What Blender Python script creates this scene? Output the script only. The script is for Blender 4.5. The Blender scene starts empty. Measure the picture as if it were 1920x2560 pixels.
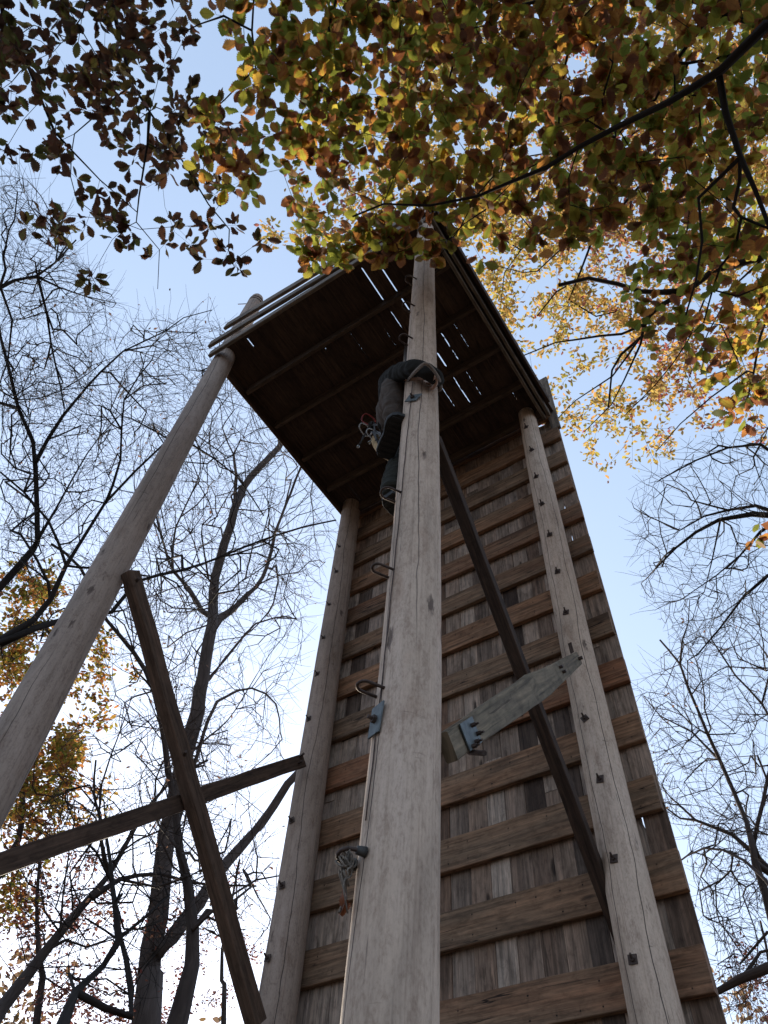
import bpy, math, random
import numpy as np
from mathutils import Vector, Matrix
R = math.radians
random.seed(7); rng = np.random.default_rng(7)
SC = bpy.context.scene; COL = SC.collection

# ------------------------------------------------------------------ camera
F_PX = 1875.0; EYE = 1.6
def basis():
    a, b, c = 0.9561, -0.6657, -0.0958
    f = np.array([math.sin(b)*math.cos(a), math.cos(b)*math.cos(a), math.sin(a)])
    r = np.array([math.cos(b), -math.sin(b), 0.0]); d = np.cross(f, r)
    return r*math.cos(c)+d*math.sin(c), d*math.cos(c)-r*math.sin(c), f
CR, CD, CF = basis(); RM = np.array([CR, CD, CF])
cd = bpy.data.cameras.new("camera"); cam = bpy.data.objects.new("camera", cd); COL.objects.link(cam)
cd.sensor_fit = 'HORIZONTAL'; cd.sensor_width = 36; cd.lens = F_PX*36/1920; cd.clip_start = .05; cd.clip_end = 3000
cam.matrix_world = Matrix(((CR[0], -CD[0], -CF[0], 0), (CR[1], -CD[1], -CF[1], 0), (CR[2], -CD[2], -CF[2], EYE), (0, 0, 0, 1)))
SC.camera = cam
# ------------------------------------------------------------------ sky, sun, exposure
SUN_AZ, SUN_EL = -55.0, 13.0          # clockwise from +Y
w = bpy.data.worlds.new("World"); SC.world = w; w.use_nodes = True
nt = w.node_tree; bg = nt.nodes["Background"]
sky = nt.nodes.new("ShaderNodeTexSky"); sky.sky_type = 'NISHITA'; sky.sun_disc = False
sky.sun_elevation = R(SUN_EL); sky.sun_rotation = R(SUN_AZ); sky.altitude = 100
sky.air_density = 1.3; sky.dust_density = 2.5; sky.ozone_density = 1.3
hs = nt.nodes.new("ShaderNodeHueSaturation"); hs.inputs['Saturation'].default_value = 1.75
gm = nt.nodes.new("ShaderNodeGamma"); gm.inputs[1].default_value = .40      # thin high haze evens the sky out
nt.links.new(sky.outputs[0], gm.inputs[0]); nt.links.new(gm.outputs[0], hs.inputs['Color']); bw = nt.nodes.new("ShaderNodeRGBToBW"); nt.links.new(gm.outputs[0], bw.inputs[0])
hz = nt.nodes.new("ShaderNodeMix"); hz.data_type = 'RGBA'; hz.blend_type = 'MULTIPLY'; hz.inputs[0].default_value = 1; nt.links.new(bw.outputs[0], hz.inputs[6]); hz.inputs[7].default_value = (.76, .97, 1.42, 1)
mx = nt.nodes.new("ShaderNodeMix"); mx.data_type = 'RGBA'; mx.inputs[0].default_value = .62; nt.links.new(hs.outputs[0], mx.inputs[6]); nt.links.new(hz.outputs[2], mx.inputs[7]); nt.links.new(mx.outputs[2], bg.inputs[0]); bg.inputs[1].default_value = .15
sl = bpy.data.lights.new("sun", 'SUN'); sl.energy = 2.4; sl.angle = R(.5); sl.color = (1, .87, .70)
so = bpy.data.objects.new("sun", sl); COL.objects.link(so)
sd = Vector((math.sin(R(SUN_AZ))*math.cos(R(SUN_EL)), math.cos(R(SUN_AZ))*math.cos(R(SUN_EL)), math.sin(R(SUN_EL))))
so.rotation_euler = sd.to_track_quat('Z', 'Y').to_euler()
SC.view_settings.view_transform = 'Standard'; SC.view_settings.look = 'None'
SC.view_settings.exposure = 2.2; SC.view_settings.gamma = 1
SC.cycles.max_bounces = 7; SC.cycles.diffuse_bounces = 4; SC.cycles.transmission_bounces = 5; SC.cycles.transparent_max_bounces = 6

# ------------------------------------------------------------------ geometry helpers (coordinates relative to the eye; +1.6 m at the end)
def ray(px, py):
    d = RM.T @ np.array([(px-960)/F_PX, (py-1280)/F_PX, 1.0]); return d/np.linalg.norm(d)
def at(px, py, dist): return ray(px, py)*dist
def PY(px, py, y): r = ray(px, py); return r*(y/r[1])
def PZ(px, py, z): r = ray(px, py); return r*(z/r[2])
def PX(px, py, x): r = ray(px, py); return r*(x/r[0])
def nrm(v): v = np.asarray(v, float); return v/(np.linalg.norm(v)+1e-12)

def empty(name, loc, label, cat, group=None):
    o = bpy.data.objects.new(name, None); COL.objects.link(o); o.location = loc; o.empty_display_size = .2
    return tag(o, label, cat, group)
def tag(o, label=None, cat=None, group=None, kind=None):
    if label: o["label"] = label
    if cat: o["category"] = cat
    if group: o["group"] = group
    if kind: o["kind"] = kind
    return o
def root_loc(p):
    l = Vector((0, 0, 0))
    while p is not None: l += p.location; p = p.parent
    return l
def link(name, me, mat, parent=None):
    me.name = name; o = bpy.data.objects.new(name, me); COL.objects.link(o)
    if mat: me.materials.append(mat)
    if parent:
        l = root_loc(parent); me.transform(Matrix.Translation(-l)); o.parent = parent
    return o
class MB:
    def __init__(s): s.v = []; s.f = []; s.uv = []; s.r = []
    def face(s, idx, uvs, rnd): s.f.append(tuple(idx)); s.uv.extend(uvs); s.r.append(rnd)
    def prism(s, ring0, ring1, L, rnd=0, cap=True):
        """ring0/ring1: matching corner lists; u runs along L, v round the ring"""
        n = len(ring0); b = len(s.v); s.v += [tuple(p) for p in ring0] + [tuple(p) for p in ring1]
        off = rnd*53.7; per = 0
        for i in range(n):
            j = (i+1) % n; wd = float(np.linalg.norm(np.subtract(ring0[j], ring0[i])))
            s.face((b+i, b+j, b+n+j, b+n+i), [(off, per), (off, per+wd), (off+L, per+wd), (off+L, per)], rnd); per += wd
        if cap:
            s.face(tuple(b+i for i in reversed(range(n))), [(off, .01*i) for i in range(n)], rnd)
            s.face(tuple(b+n+i for i in range(n)), [(off, .01*i) for i in range(n)], rnd)
    def board(s, p0, p1, wdir, wd, th, rnd=None, bev=.004, seg=6, wob=.0025, w1=None, wf=None):
        """a sawn board from p0 to p1 (centre line); wdir = direction of its width"""
        rnd = random.random() if rnd is None else rnd
        p0 = np.array(p0, float); p1 = np.array(p1, float); a = nrm(p1-p0); wv = np.array(wdir, float); wv = nrm(wv-a*(wv@a)); t = np.cross(a, wv)
        L = float(np.linalg.norm(p1-p0)); w1 = wd if w1 is None else w1; rings = []
        for k in range(seg+1):
            q = k/seg; c = p0+(p1-p0)*q+wv*random.uniform(-wob, wob)+t*random.uniform(-wob, wob)*.6
            hw = (wf(q) if wf else wd+(w1-wd)*q)/2+random.uniform(-wob, wob)*.5; ht = th/2
            pts = [(-hw+bev, -ht), (hw-bev, -ht), (hw, -ht+bev), (hw, ht-bev), (hw-bev, ht), (-hw+bev, ht), (-hw, ht-bev), (-hw, -ht+bev)]
            rings.append([c+wv*x+t*y for x, y in pts])
        n = 8; b = len(s.v)
        for rg in rings: s.v += [tuple(p) for p in rg]
        off = rnd*53.7; vs = [0]
        for i in range(n): vs.append(vs[-1]+float(np.linalg.norm(rings[0][(i+1) % n]-rings[0][i])))
        for k in range(seg):
            u0 = off+L*k/seg; u1 = off+L*(k+1)/seg
            for i in range(n):
                j = (i+1) % n
                s.face((b+k*n+i, b+k*n+j, b+(k+1)*n+j, b+(k+1)*n+i), [(u0, vs[i]), (u0, vs[i+1]), (u1, vs[i+1]), (u1, vs[i])], rnd)
        s.face(tuple(b+i for i in reversed(range(n))), [(off, .005*i) for i in range(n)], rnd)
        s.face(tuple(b+seg*n+i for i in range(n)), [(off, .005*i) for i in range(n)], rnd)
    def tube(s, pts, rad, sides=8, rnd=0, closed=False, cap=True):
        pts = [np.array(p, float) for p in pts]; n = len(pts)
        rad = [rad]*n if np.isscalar(rad) else rad
        ref = np.array([.3, .2, .93]); b = len(s.v); u = rnd*53.7; us = [u]
        for i in range(1, n): us.append(us[-1]+float(np.linalg.norm(pts[i]-pts[i-1])))
        pn = None
        for i in range(n):
            if closed: d = nrm(pts[(i+1) % n]-pts[i-1])
            else: d = nrm(pts[min(i+1, n-1)]-pts[max(i-1, 0)])
            if pn is None:
                pn = np.cross(d, ref if abs(d@ref) < .9 else np.array([1., 0, 0]))
            pn = nrm(pn-d*(pn@d)); q = np.cross(d, pn)
            for k in range(sides):
                t = 2*math.pi*k/sides; s.v.append(tuple(pts[i]+(pn*math.cos(t)+q*math.sin(t))*rad[i]))
        m = n if closed else n-1
        for i in range(m):
            j = (i+1) % n
            for k in range(sides):
                l = (k+1) % sides; c0 = 2*math.pi*rad[i]*k/sides; c1 = 2*math.pi*rad[i]*(k+1)/sides
                s.face((b+i*sides+k, b+i*sides+l, b+j*sides+l, b+j*sides+k), [(us[i], c0), (us[i], c1), (us[i]+.02 if closed else us[j], c1), (us[i]+.02 if closed else us[j], c0)], rnd)
        if cap and not closed:
            s.face([b+k for k in reversed(range(sides))], [(us[0], .001*k) for k in range(sides)], rnd)
            s.face([b+(n-1)*sides+k for k in range(sides)], [(us[-1], .001*k) for k in range(sides)], rnd)
    def build(s, name, mat, parent=None, smooth=False):
        me = bpy.data.meshes.new(name); me.from_pydata(s.v, [], s.f)
        l = me.uv_layers.new(name="UVMap"); l.data.foreach_set("uv", np.array(s.uv, 'f').ravel())
        a = me.attributes.new("rnd", 'FLOAT', 'FACE'); a.data.foreach_set("value", np.array(s.r, 'f'))
        if smooth: me.polygons.foreach_set("use_smooth", [True]*len(me.polygons))
        me.update(); return link(name, me, mat, parent)
def copy_obj(o, loc=None, rot=None, parent=None):
    c = o.copy(); COL.objects.link(c)
    if parent is not None: c.parent = parent
    if loc is not None: c.location = loc
    if rot is not None: c.rotation_euler = rot
    return c

# ------------------------------------------------------------------ materials
class NT:
    def __init__(s, name):
        s.m = bpy.data.materials.new(name); s.m.use_nodes = True; s.t = s.m.node_tree; s.p = s.t.nodes["Principled BSDF"]; s.out = s.t.nodes["Material Output"]
    def n(s, ty, **kw):
        x = s.t.nodes.new("ShaderNode"+ty)
        for k, v in kw.items():
            if k.startswith("_"): setattr(x, k[1:], v)
            else: s.set(x.inputs[k.replace("__", " ")], v)
        return x
    def set(s, sock, v):
        if isinstance(v, bpy.types.NodeSocket): s.t.links.new(v, sock)
        else: sock.default_value = v
    def math(s, op, a, b=0.0, c=None):
        x = s.t.nodes.new("ShaderNodeMath"); x.operation = op; s.set(x.inputs[0], a); s.set(x.inputs[1], b)
        if c is not None: s.set(x.inputs[2], c)
        return x.outputs[0]
    def mix(s, f, a, b, mode='MIX'):
        x = s.t.nodes.new("ShaderNodeMix"); x.data_type = 'RGBA'; x.blend_type = mode; s.set(x.inputs[0], f); s.set(x.inputs[6], a); s.set(x.inputs[7], b); return x.outputs[2]
    def ramp(s, f, stops, interp='LINEAR'):
        x = s.t.nodes.new("ShaderNodeValToRGB"); s.set(x.inputs[0], f); cr = x.color_ramp; cr.interpolation = interp
        while len(cr.elements) < len(stops): cr.elements.new(.5)
        for e, (p, c) in zip(cr.elements, stops): e.position = p; e.color = (*c, 1) if len(c) == 3 else c
        return x.outputs[0]
    def step(s, f, lo, hi):
        x = s.t.nodes.new("ShaderNodeMapRange"); x.interpolation_type = 'SMOOTHSTEP'; s.set(x.inputs[0], f); s.set(x.inputs[1], lo); s.set(x.inputs[2], hi); return x.outputs[0]
    def noise(s, vec, sx=1, sy=1, sz=1, detail=4, scale=1, dist=0, rough=.55):
        mp = s.n("Mapping", Vector=vec, Scale=(sx, sy, sz)); x = s.n("TexNoise", Vector=mp.outputs[0], Scale=scale, Detail=detail, Roughness=rough, Distortion=dist); return x.outputs[0]
def uvrnd(t):
    uv = t.n("UVMap"); at_ = t.n("Attribute", _attribute_name="rnd"); sp = t.n("SeparateXYZ", Vector=uv.outputs[0])
    cb = t.n("CombineXYZ", X=sp.outputs[0], Y=sp.outputs[1], Z=t.math('MULTIPLY', at_.outputs['Fac'], 17.3))
    return cb.outputs[0], at_.outputs['Fac'], sp
def wood(name, stops, grain=.55, knots=True, rough=.85, crack=.5, patch=.5, bump=.35, tw=(.62, .62), nails=False, hair=.6):
    t = NT(name); v, rnd, sp = uvrnd(t)
    warp = t.noise(v, 1.2, 5, 1, 3)
    g1 = t.noise(v, 1.8, 48, 1, 6, dist=.5); g2 = t.noise(v, 8, 160, 1, 3); pt = t.noise(v, .7, 5, 1, 3)
    tone = t.math('ADD', t.math('MULTIPLY', rnd, tw[0]), t.math('MULTIPLY', pt, tw[1]))
    tone = t.math('SUBTRACT', tone, (tw[0]+tw[1]-1)/2)
    col = t.ramp(tone, stops)
    gr = t.math('ADD', t.math('MULTIPLY', g1, .7), t.math('MULTIPLY', g2, .3))
    gm = t.ramp(gr, [(.33, (1-grain,)*3), (.5, (.86, .86, .86)), (.66, (1.35, 1.3, 1.27))])
    col = t.mix(1, col, gm, 'MULTIPLY')
    hl = t.noise(v, 1.6, 70, 1, 3, dist=.2); hlm = t.math('MULTIPLY', t.math('SUBTRACT', 1.0, t.step(hl, .30, .37)), t.step(t.noise(v, 1.7, 9, 5, 3), .42, .55))
    col = t.mix(t.math('MULTIPLY', hlm, hair), col, (.022, .014, .011, 1))
    st = t.noise(v, 1.1, 3.5, 1, 5, dist=1.0)
    col = t.mix(t.math('MULTIPLY', t.step(st, .52, .72), patch), col, (.045, .028, .02, 1))
    hgt = gr
    if knots:
        mp = t.n("Mapping", Vector=v, Scale=(2.0, 8, 1)); vo = t.n("TexVoronoi", Vector=mp.outputs[0], Scale=1.0, Randomness=1.0)
        wn = t.n("TexNoise", Vector=mp.outputs[0], Scale=6.0)
        dd = t.math('ADD', vo.outputs['Distance'], t.math('MULTIPLY', t.math('SUBTRACT', wn.outputs[0], .5), .12))
        pick = t.step(t.n("SeparateColor", Color=vo.outputs['Color']).outputs[0], .45, .5)
        kn = t.math('MULTIPLY', t.math('SUBTRACT', 1.0, t.step(dd, .07, .15)), pick)
        col = t.mix(t.math('MULTIPLY', kn, .82), col, (.025, .016, .012, 1))
        hgt = t.math('SUBTRACT', hgt, t.math('MULTIPLY', kn, .5))
    cr = t.noise(v, .45, 9, 1, 4, dist=.2)
    cm = t.math('SUBTRACT', 1.0, t.step(t.math('ABSOLUTE', t.math('SUBTRACT', cr, .53)), .0015, .010))
    cmask = t.step(t.noise(v, .9, 2.0, 2.1, 2), .5, .58)
    cm = t.math('MULTIPLY', t.math('MULTIPLY', cm, cmask), crack)
    col = t.mix(cm, col, (.01, .008, .007, 1)); hgt = t.math('SUBTRACT', hgt, cm)
    if nails:
        un = t.math('ADD', t.math('DIVIDE', sp.outputs[0], .141), t.math('MULTIPLY', t.noise(v, 3, .01, 1, 2), .9)); du = t.math('MULTIPLY', t.math('SUBTRACT', t.math('FRACT', un), .5), .141)
        nm = None
        for v0 in (.055, .17, .315, .43):
            dv = t.math('SUBTRACT', sp.outputs[1], v0); d2 = t.math('SQRT', t.math('ADD', t.math('MULTIPLY', du, du), t.math('MULTIPLY', dv, dv)))
            m1 = t.math('SUBTRACT', 1.0, t.step(d2, .003, .0065)); m2 = t.math('MULTIPLY', t.math('SUBTRACT', 1.0, t.step(t.math('ABSOLUTE', du), .002, .009)), t.math('MULTIPLY', t.math('SUBTRACT', 1.0, t.step(t.math('ABSOLUTE', dv), .01, .045)), .15))
            q = t.math('MAXIMUM', m1, m2); nm = q if nm is None else t.math('MAXIMUM', nm, q)
        col = t.mix(t.math('MULTIPLY', nm, t.step(t.noise(v, 5, 9, 3, 1), .44, .52)), col, (.018, .012, .010, 1))
    mo = t.noise(v, 9, 22, 1, 5, dist=.6, rough=.7)
    col = t.mix(1, col, t.ramp(mo, [(.34, (.66, .64, .62)), (.5, (1, 1, 1)), (.68, (1.22, 1.2, 1.18))]), 'MULTIPLY')
    t.set(t.p.inputs['Base Color'], col); t.p.inputs['Roughness'].default_value = rough; t.p.inputs['Specular IOR Level'].default_value = .25
    b = t.n("Bump", Strength=bump, Distance=.006, Height=hgt); t.set(t.p.inputs['Normal'], b.outputs[0]); return t.m
def polemat(name, tint, seed):
    """debarked pole: u = height, v = arc length round the pole, metres"""
    t = NT(name); uv = t.n("UVMap"); sp = t.n("SeparateXYZ", Vector=uv.outputs[0])
    cb = t.n("CombineXYZ", X=sp.outputs[0], Y=sp.outputs[1], Z=seed); v = cb.outputs[0]; u_, v_ = sp.outputs[0], sp.outputs[1]
    g1 = t.noise(v, .6, 75, 1, 6, dist=.3); g2 = t.noise(v, 9, 210, 1, 4); pt = t.noise(v, .9, 6, 1, 4, dist=.5); pt2 = t.noise(v, 3, 9, 1, 4)
    col = t.ramp(pt, [(.3, tuple(c*.72 for c in tint)), (.5, tint), (.72, (tint[0]*1.12, tint[1]*1.14, tint[2]*1.18))])
    gr = t.math('ADD', t.math('MULTIPLY', g1, .7), t.math('MULTIPLY', g2, .3))
    col = t.mix(1, col, t.ramp(gr, [(.28, (.62, .58, .56)), (.46, (.95, .95, .95)), (.75, (1.10, 1.10, 1.10))]), 'MULTIPLY')
    col = t.mix(t.math('MULTIPLY', t.step(pt2, .55, .75), .5), col, (tint[0]*.62, tint[1]*.52, tint[2]*.46, 1))
    sp1 = t.noise(v, 9, 26, 1, 6, dist=.5, rough=.7); sp2 = t.noise(v, 60, 120, 1, 3, rough=.7)
    col = t.mix(1, col, t.ramp(t.math('ADD', t.math('MULTIPLY', sp1, .6), t.math('MULTIPLY', sp2, .4)), [(.36, (.66, .62, .60)), (.5, (.97, .97, .97)), (.66, (1.14, 1.14, 1.14))]), 'MULTIPLY')
    hl = t.noise(v, 3.2, 120, 1, 3, dist=.15); hlm = t.math('MULTIPLY', t.math('SUBTRACT', 1.0, t.step(hl, .27, .33)), t.step(t.noise(v, 2, 7, 5, 3), .42, .58))
    col = t.mix(t.math('MULTIPLY', hlm, .75), col, (.06, .04, .035, 1))
    hgt = t.math('SUBTRACT', t.math('ADD', t.math('MULTIPLY', gr, .7), t.math('MULTIPLY', sp1, .5)), hlm)
    # branch scars in rough whorls
    mp = t.n("Mapping", Vector=v, Scale=(3.0, 9, 1)); vo = t.n("TexVoronoi", Vector=mp.outputs[0], Scale=1.0)
    wn = t.n("TexNoise", Vector=mp.outputs[0], Scale=9.0, Detail=4.0)
    dd = t.math('ADD', vo.outputs['Distance'], t.math('MULTIPLY', t.math('SUBTRACT', wn.outputs[0], .5), .35))
    pick = t.step(t.n("SeparateColor", Color=vo.outputs['Color']).outputs[1], .40, .44)
    kn = t.math('MULTIPLY', t.math('SUBTRACT', 1.0, t.step(dd, .07, .19)), pick)
    col = t.mix(t.math('MULTIPLY', kn, .78), col, (.05, .03, .025, 1))
    # horizontal scuffs
    sc = t.noise(v, 28, 5, 1, 4, dist=1.2); scm = t.math('MULTIPLY', t.step(sc, .66, .72), t.step(t.noise(v, 2.5, 4, 3, 2), .56, .64))
    col = t.mix(t.math('MULTIPLY', scm, .55), col, (.06, .04, .035, 1))
    # long drying checks: wandering vertical lines
    wob = t.math('MULTIPLY', t.math('SUBTRACT', t.noise(v, .5, .01, 1, 5), .5), .16)
    tot = None
    for k, (v0, lo, hi) in enumerate(((.09, .0, .35), (.215, .3, .42), (.34, .35, .5), (.47, .2, .4), (.60, .35, .48))):
        d = t.math('ABSOLUTE', t.math('SUBTRACT', t.math('ADD', v_, wob), v0))
        mk = t.step(t.noise(v, .33, .01, 1+k*3.1, 2), lo, hi)
        c = t.math('MULTIPLY', t.math('SUBTRACT', 1.0, t.step(d, .0010, .0032)), mk)
        tot = c if tot is None else t.math('MAXIMUM', tot, c)
    col = t.mix(t.math('MULTIPLY', tot, .9), col, (.015, .01, .01, 1))
    hgt = t.math('SUBTRACT', t.math('SUBTRACT', hgt, tot), t.math('MULTIPLY', kn, .4))
    t.set(t.p.inputs['Base Color'], col); t.p.inputs['Roughness'].default_value = .8; t.p.inputs['Specular IOR Level'].default_value = .25
    b = t.n("Bump", Strength=.3, Distance=.006, Height=hgt); t.set(t.p.inputs['Normal'], b.outputs[0]); return t.m
def plain(name, c, rough=.7, metal=0, var=.3, sc=30, bump=.1):
    t = NT(name); tc = t.n("TexCoord"); nz = t.n("TexNoise", Vector=tc.outputs['Object'], Scale=sc, Detail=5.0)
    col = t.ramp(nz.outputs[0], [(.3, tuple(x*(1-var) for x in c)), (.7, tuple(min(1, x*(1+var)) for x in c))])
    t.set(t.p.inputs['Base Color'], col); t.p.inputs['Roughness'].default_value = rough; t.p.inputs['Metallic'].default_value = metal
    b = t.n("Bump", Strength=bump, Distance=.004, Height=nz.outputs[0]); t.set(t.p.inputs['Normal'], b.outputs[0]); return t.m
def cloth(name, c, var=.35):
    t = NT(name); tc = t.n("TexCoord"); a = t.n("TexNoise", Vector=tc.outputs['Object'], Scale=9.0, Detail=3.0, Distortion=1.5); b_ = t.n("TexNoise", Vector=tc.outputs['Object'], Scale=220.0, Detail=2.0)
    col = t.ramp(t.math('ADD', t.math('MULTIPLY', a.outputs[0], .7), t.math('MULTIPLY', b_.outputs[0], .3)), [(.3, tuple(x*(1-var) for x in c)), (.7, tuple(x*(1+var) for x in c))])
    t.set(t.p.inputs['Base Color'], col); t.p.inputs['Roughness'].default_value = .95; t.p.inputs['Specular IOR Level'].default_value = .1
    b = t.n("Bump", Strength=.8, Distance=.02, Height=a.outputs[0]); t.set(t.p.inputs['Normal'], b.outputs[0]); return t.m
def bark(name, c):
    t = NT(name); v, rnd, sp = uvrnd(t)
    a = t.noise(v, 3, 22, 1, 5, dist=.8); b_ = t.noise(v, 1.2, 3, 1, 3)
    col = t.ramp(t.math('ADD', t.math('MULTIPLY', a, .6), t.math('MULTIPLY', b_, .4)), [(.3, tuple(x*.5 for x in c)), (.55, c), (.75, tuple(x*1.5 for x in c))])
    t.set(t.p.inputs['Base Color'], col); t.p.inputs['Roughness'].default_value = .9; t.p.inputs['Specular IOR Level'].default_value = .15
    b = t.n("Bump", Strength=.7, Distance=.02, Height=a); t.set(t.p.inputs['Normal'], b.outputs[0]); return t.m
def leafmat(name, stops, edge=None, trans=.5, tboost=1.3, interp='LINEAR'):
    t = NT(name); uv = t.n("UVMap"); sp = t.n("SeparateXYZ", Vector=uv.outputs[0]); a = t.n("Attribute", _attribute_name="rnd")
    rn = a.outputs['Fac']; cb = t.n("CombineXYZ", X=sp.outputs[0], Y=sp.outputs[1], Z=t.math('MULTIPLY', rn, 91.0))
    nz = t.n("TexNoise", Vector=cb.outputs[0], Scale=3.5, Detail=4.0)
    col = t.ramp(t.math('ADD', rn, t.math('MULTIPLY', t.math('SUBTRACT', nz.outputs[0], .5), .22)), stops, interp)
    if edge:
        # v = distance from the midrib (0..1), brown burn creeping in from the margin
        e = t.math('ADD', sp.outputs[1], t.math('MULTIPLY', t.math('SUBTRACT', nz.outputs[0], .5), 1.6))
        e = t.math('ADD', e, t.math('MULTIPLY', t.math('SUBTRACT', t.math('FRACT', t.math('MULTIPLY', rn, 37.7)), .5), .9))
        col = t.mix(t.math('MULTIPLY', t.step(e, .75, 1.05), .85), col, edge)
    vein = t.math('SUBTRACT', 1.0, t.step(sp.outputs[1], .02, .07))
    col = t.mix(t.math('MULTIPLY', vein, .35), col, (.03, .02, .01, 1))
    t.set(t.p.inputs['Base Color'], col); t.p.inputs['Roughness'].default_value = .6; t.p.inputs['Specular IOR Level'].default_value = .25
    bright = t.mix(1, col, (tboost, tboost, tboost, 1), 'MULTIPLY')
    tr = t.n("BsdfTranslucent", Color=bright); ms = t.n("MixShader", Fac=trans)
    t.t.links.new(t.p.outputs[0], ms.inputs[1]); t.t.links.new(tr.outputs[0], ms.inputs[2]); t.t.links.new(ms.outputs[0], t.out.inputs[0]); return t.m

M = {}
M['poleA'] = polemat('pole_wood_a', (.35, .275, .225), 3.1); M['poleB'] = polemat('pole_wood_b', (.51, .39, .30), 11.7)
M['poleC'] = polemat('pole_wood_c', (.34, .26, .205), 23.9); M['poleD'] = polemat('pole_wood_d', (.54, .42, .325), 37.3)
M['beam'] = wood('sawn_beam', [(.0, (.36, .24, .155)), (.3, (.29, .155, .085)), (.55, (.21, .14, .09)), (.8, (.25, .115, .06)), (1, (.37, .25, .165))], crack=.9, patch=.65, nails=True)
M['plank'] = wood('wall_plank', [(.0, (.42, .33, .27)), (.16, (.05, .033, .025)), (.30, (.33, .25, .195)), (.46, (.12, .07, .045)), (.60, (.42, .34, .275)), (.78, (.21, .125, .08)), (1, (.36, .28, .22))], grain=.58, patch=.65, tw=(1.1, .14), hair=.35)
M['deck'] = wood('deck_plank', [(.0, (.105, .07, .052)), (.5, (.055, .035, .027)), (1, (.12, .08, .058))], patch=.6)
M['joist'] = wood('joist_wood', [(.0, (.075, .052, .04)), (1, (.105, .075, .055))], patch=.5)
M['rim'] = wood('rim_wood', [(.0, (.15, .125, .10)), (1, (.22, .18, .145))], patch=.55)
M['grey'] = wood('grey_brace_wood', [(.0, (.15, .125, .09)), (.5, (.18, .145, .10)), (1, (.17, .15, .12))], patch=.45, crack=.5)
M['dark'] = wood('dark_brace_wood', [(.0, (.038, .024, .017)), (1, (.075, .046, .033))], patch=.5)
M['brown'] = wood('brown_brace_wood', [(.0, (.075, .048, .035)), (1, (.125, .082, .058))], patch=.5)
M['metal'] = plain('galvanised_steel', (.11, .125, .128), .6, .4, .25, 40)
M['rust'] = plain('rusty_steel', (.085, .06, .05), .75, .5, .4, 60)
M['alu'] = plain('polished_alloy', (.40, .40, .39), .4, .9, .1, 20)
M['redalloy'] = plain('red_anodised', (.25, .03, .03), .4, .5, .2, 20)

# ================================================================== the climbing tower
GZ = -EYE
TX, TY = -2.2, 2.7
tower = empty('climbing_tower', (TX, TY, GZ), 'tall wooden climbing tower on four round poles with a dark plank platform on top', 'climbing tower')
PA = (-3.49, 1.545); PB = (-1.046, 1.545); PC = (-3.465, 3.81); PD = (-1.160, 3.81)
LEAN = {PA: ([-2, 2, 7.3, 10], [0, 0, -.034, -.05]), PB: ([-2, .5, .75, 1.7, 2.5, 3.5, 5, 9], [-.014, -.013, -.012, .005, .011, .013, .005, 0]), PC: ([-2, 2, 5, 8], [.016, .015, -.006, -.02]), PD: ([-2, 9], [0, 0])}
def ctr(xy, z):
    q = float(np.interp(z, *LEAN[xy])); return np.array([xy[0]+CR[0]*q, xy[1]+CR[1]*q, z])
def lerp_r(prof, z):
    zs = [p[0] for p in prof]; rs = [p[1] for p in prof]; return float(np.interp(z, zs, rs))
def make_pole(xy, z1, prof, mat, seed, label):
    r_ = random.Random(seed); m = MB(); NS, z0 = 40, GZ-.3; n = int((z1-z0)/.09); ph = [r_.uniform(0, 6.28) for _ in range(6)]
    for i in range(n+1):
        z = z0+(z1-z0)*i/n; rr = lerp_r(prof, z); top = (z1-z); rr *= 1-(.12*(1-top/.05) if top < .05 else 0)
        c_ = ctr(xy, z); dx = c_[0]-xy[0]; dy = c_[1]-xy[1]
        for k in range(NS):
            a = 2*math.pi*k/NS
            q = rr*(1+.012*math.sin(2*a+ph[2]+z*.4)+.010*math.sin(3*a+ph[3]-z*.7)+.006*math.sin(5*a+z*2.3+ph[4]))+r_.uniform(-.0005, .0005)
            m.v.append((xy[0]+dx+q*math.cos(a), xy[1]+dy+q*math.sin(a), z))
    for i in range(n):
        u0 = z0+(z1-z0)*i/n; u1 = z0+(z1-z0)*(i+1)/n
        for k in range(NS):
            l = (k+1) % NS; a0 = .70*k/NS; a1 = .70*(k+1)/NS
            m.face((i*NS+k, i*NS+l, (i+1)*NS+l, (i+1)*NS+k), [(u0, a0), (u0, a1), (u1, a1), (u1, a0)], .5)
    m.face([n*NS+k for k in range(NS)], [(z1, .02*k) for k in range(NS)], .5)
    o = m.build('pole', mat, tower, smooth=True); o['label'] = label
    return o
rA = [(-2, .145), (0, .14), (2.5, .128), (4, .116), (7.2, .104), (8.2, .094), (9.5, .08)]
rB = [(-2, .120), (.7, .108), (1.75, .103), (3.4, .096), (7, .079), (8.4, .074)]
rC = [(-2, .14), (2, .128), (4, .122), (7, .110), (9.5, .1)]
rD = [(-2, .135), (1.5, .121), (3.8, .112), (6, .104), (7.4, .088), (9.6, .082)]
poleA = make_pole(PA, 9.12, rA, M['poleA'], 1, 'leaning-looking round pole at the left front corner of the tower')
poleB = make_pole(PB, 7.95, rB, M['poleB'], 2, 'smooth round pole nearest the viewer that the climber hugs')
poleC = make_pole(PC, 8.6, rC, M['poleC'], 3, 'round pole at the left edge of the plank wall')
poleD = make_pole(PD, 9.3, rD, M['poleD'], 4, 'pale round pole near the right edge of the plank wall')
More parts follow.
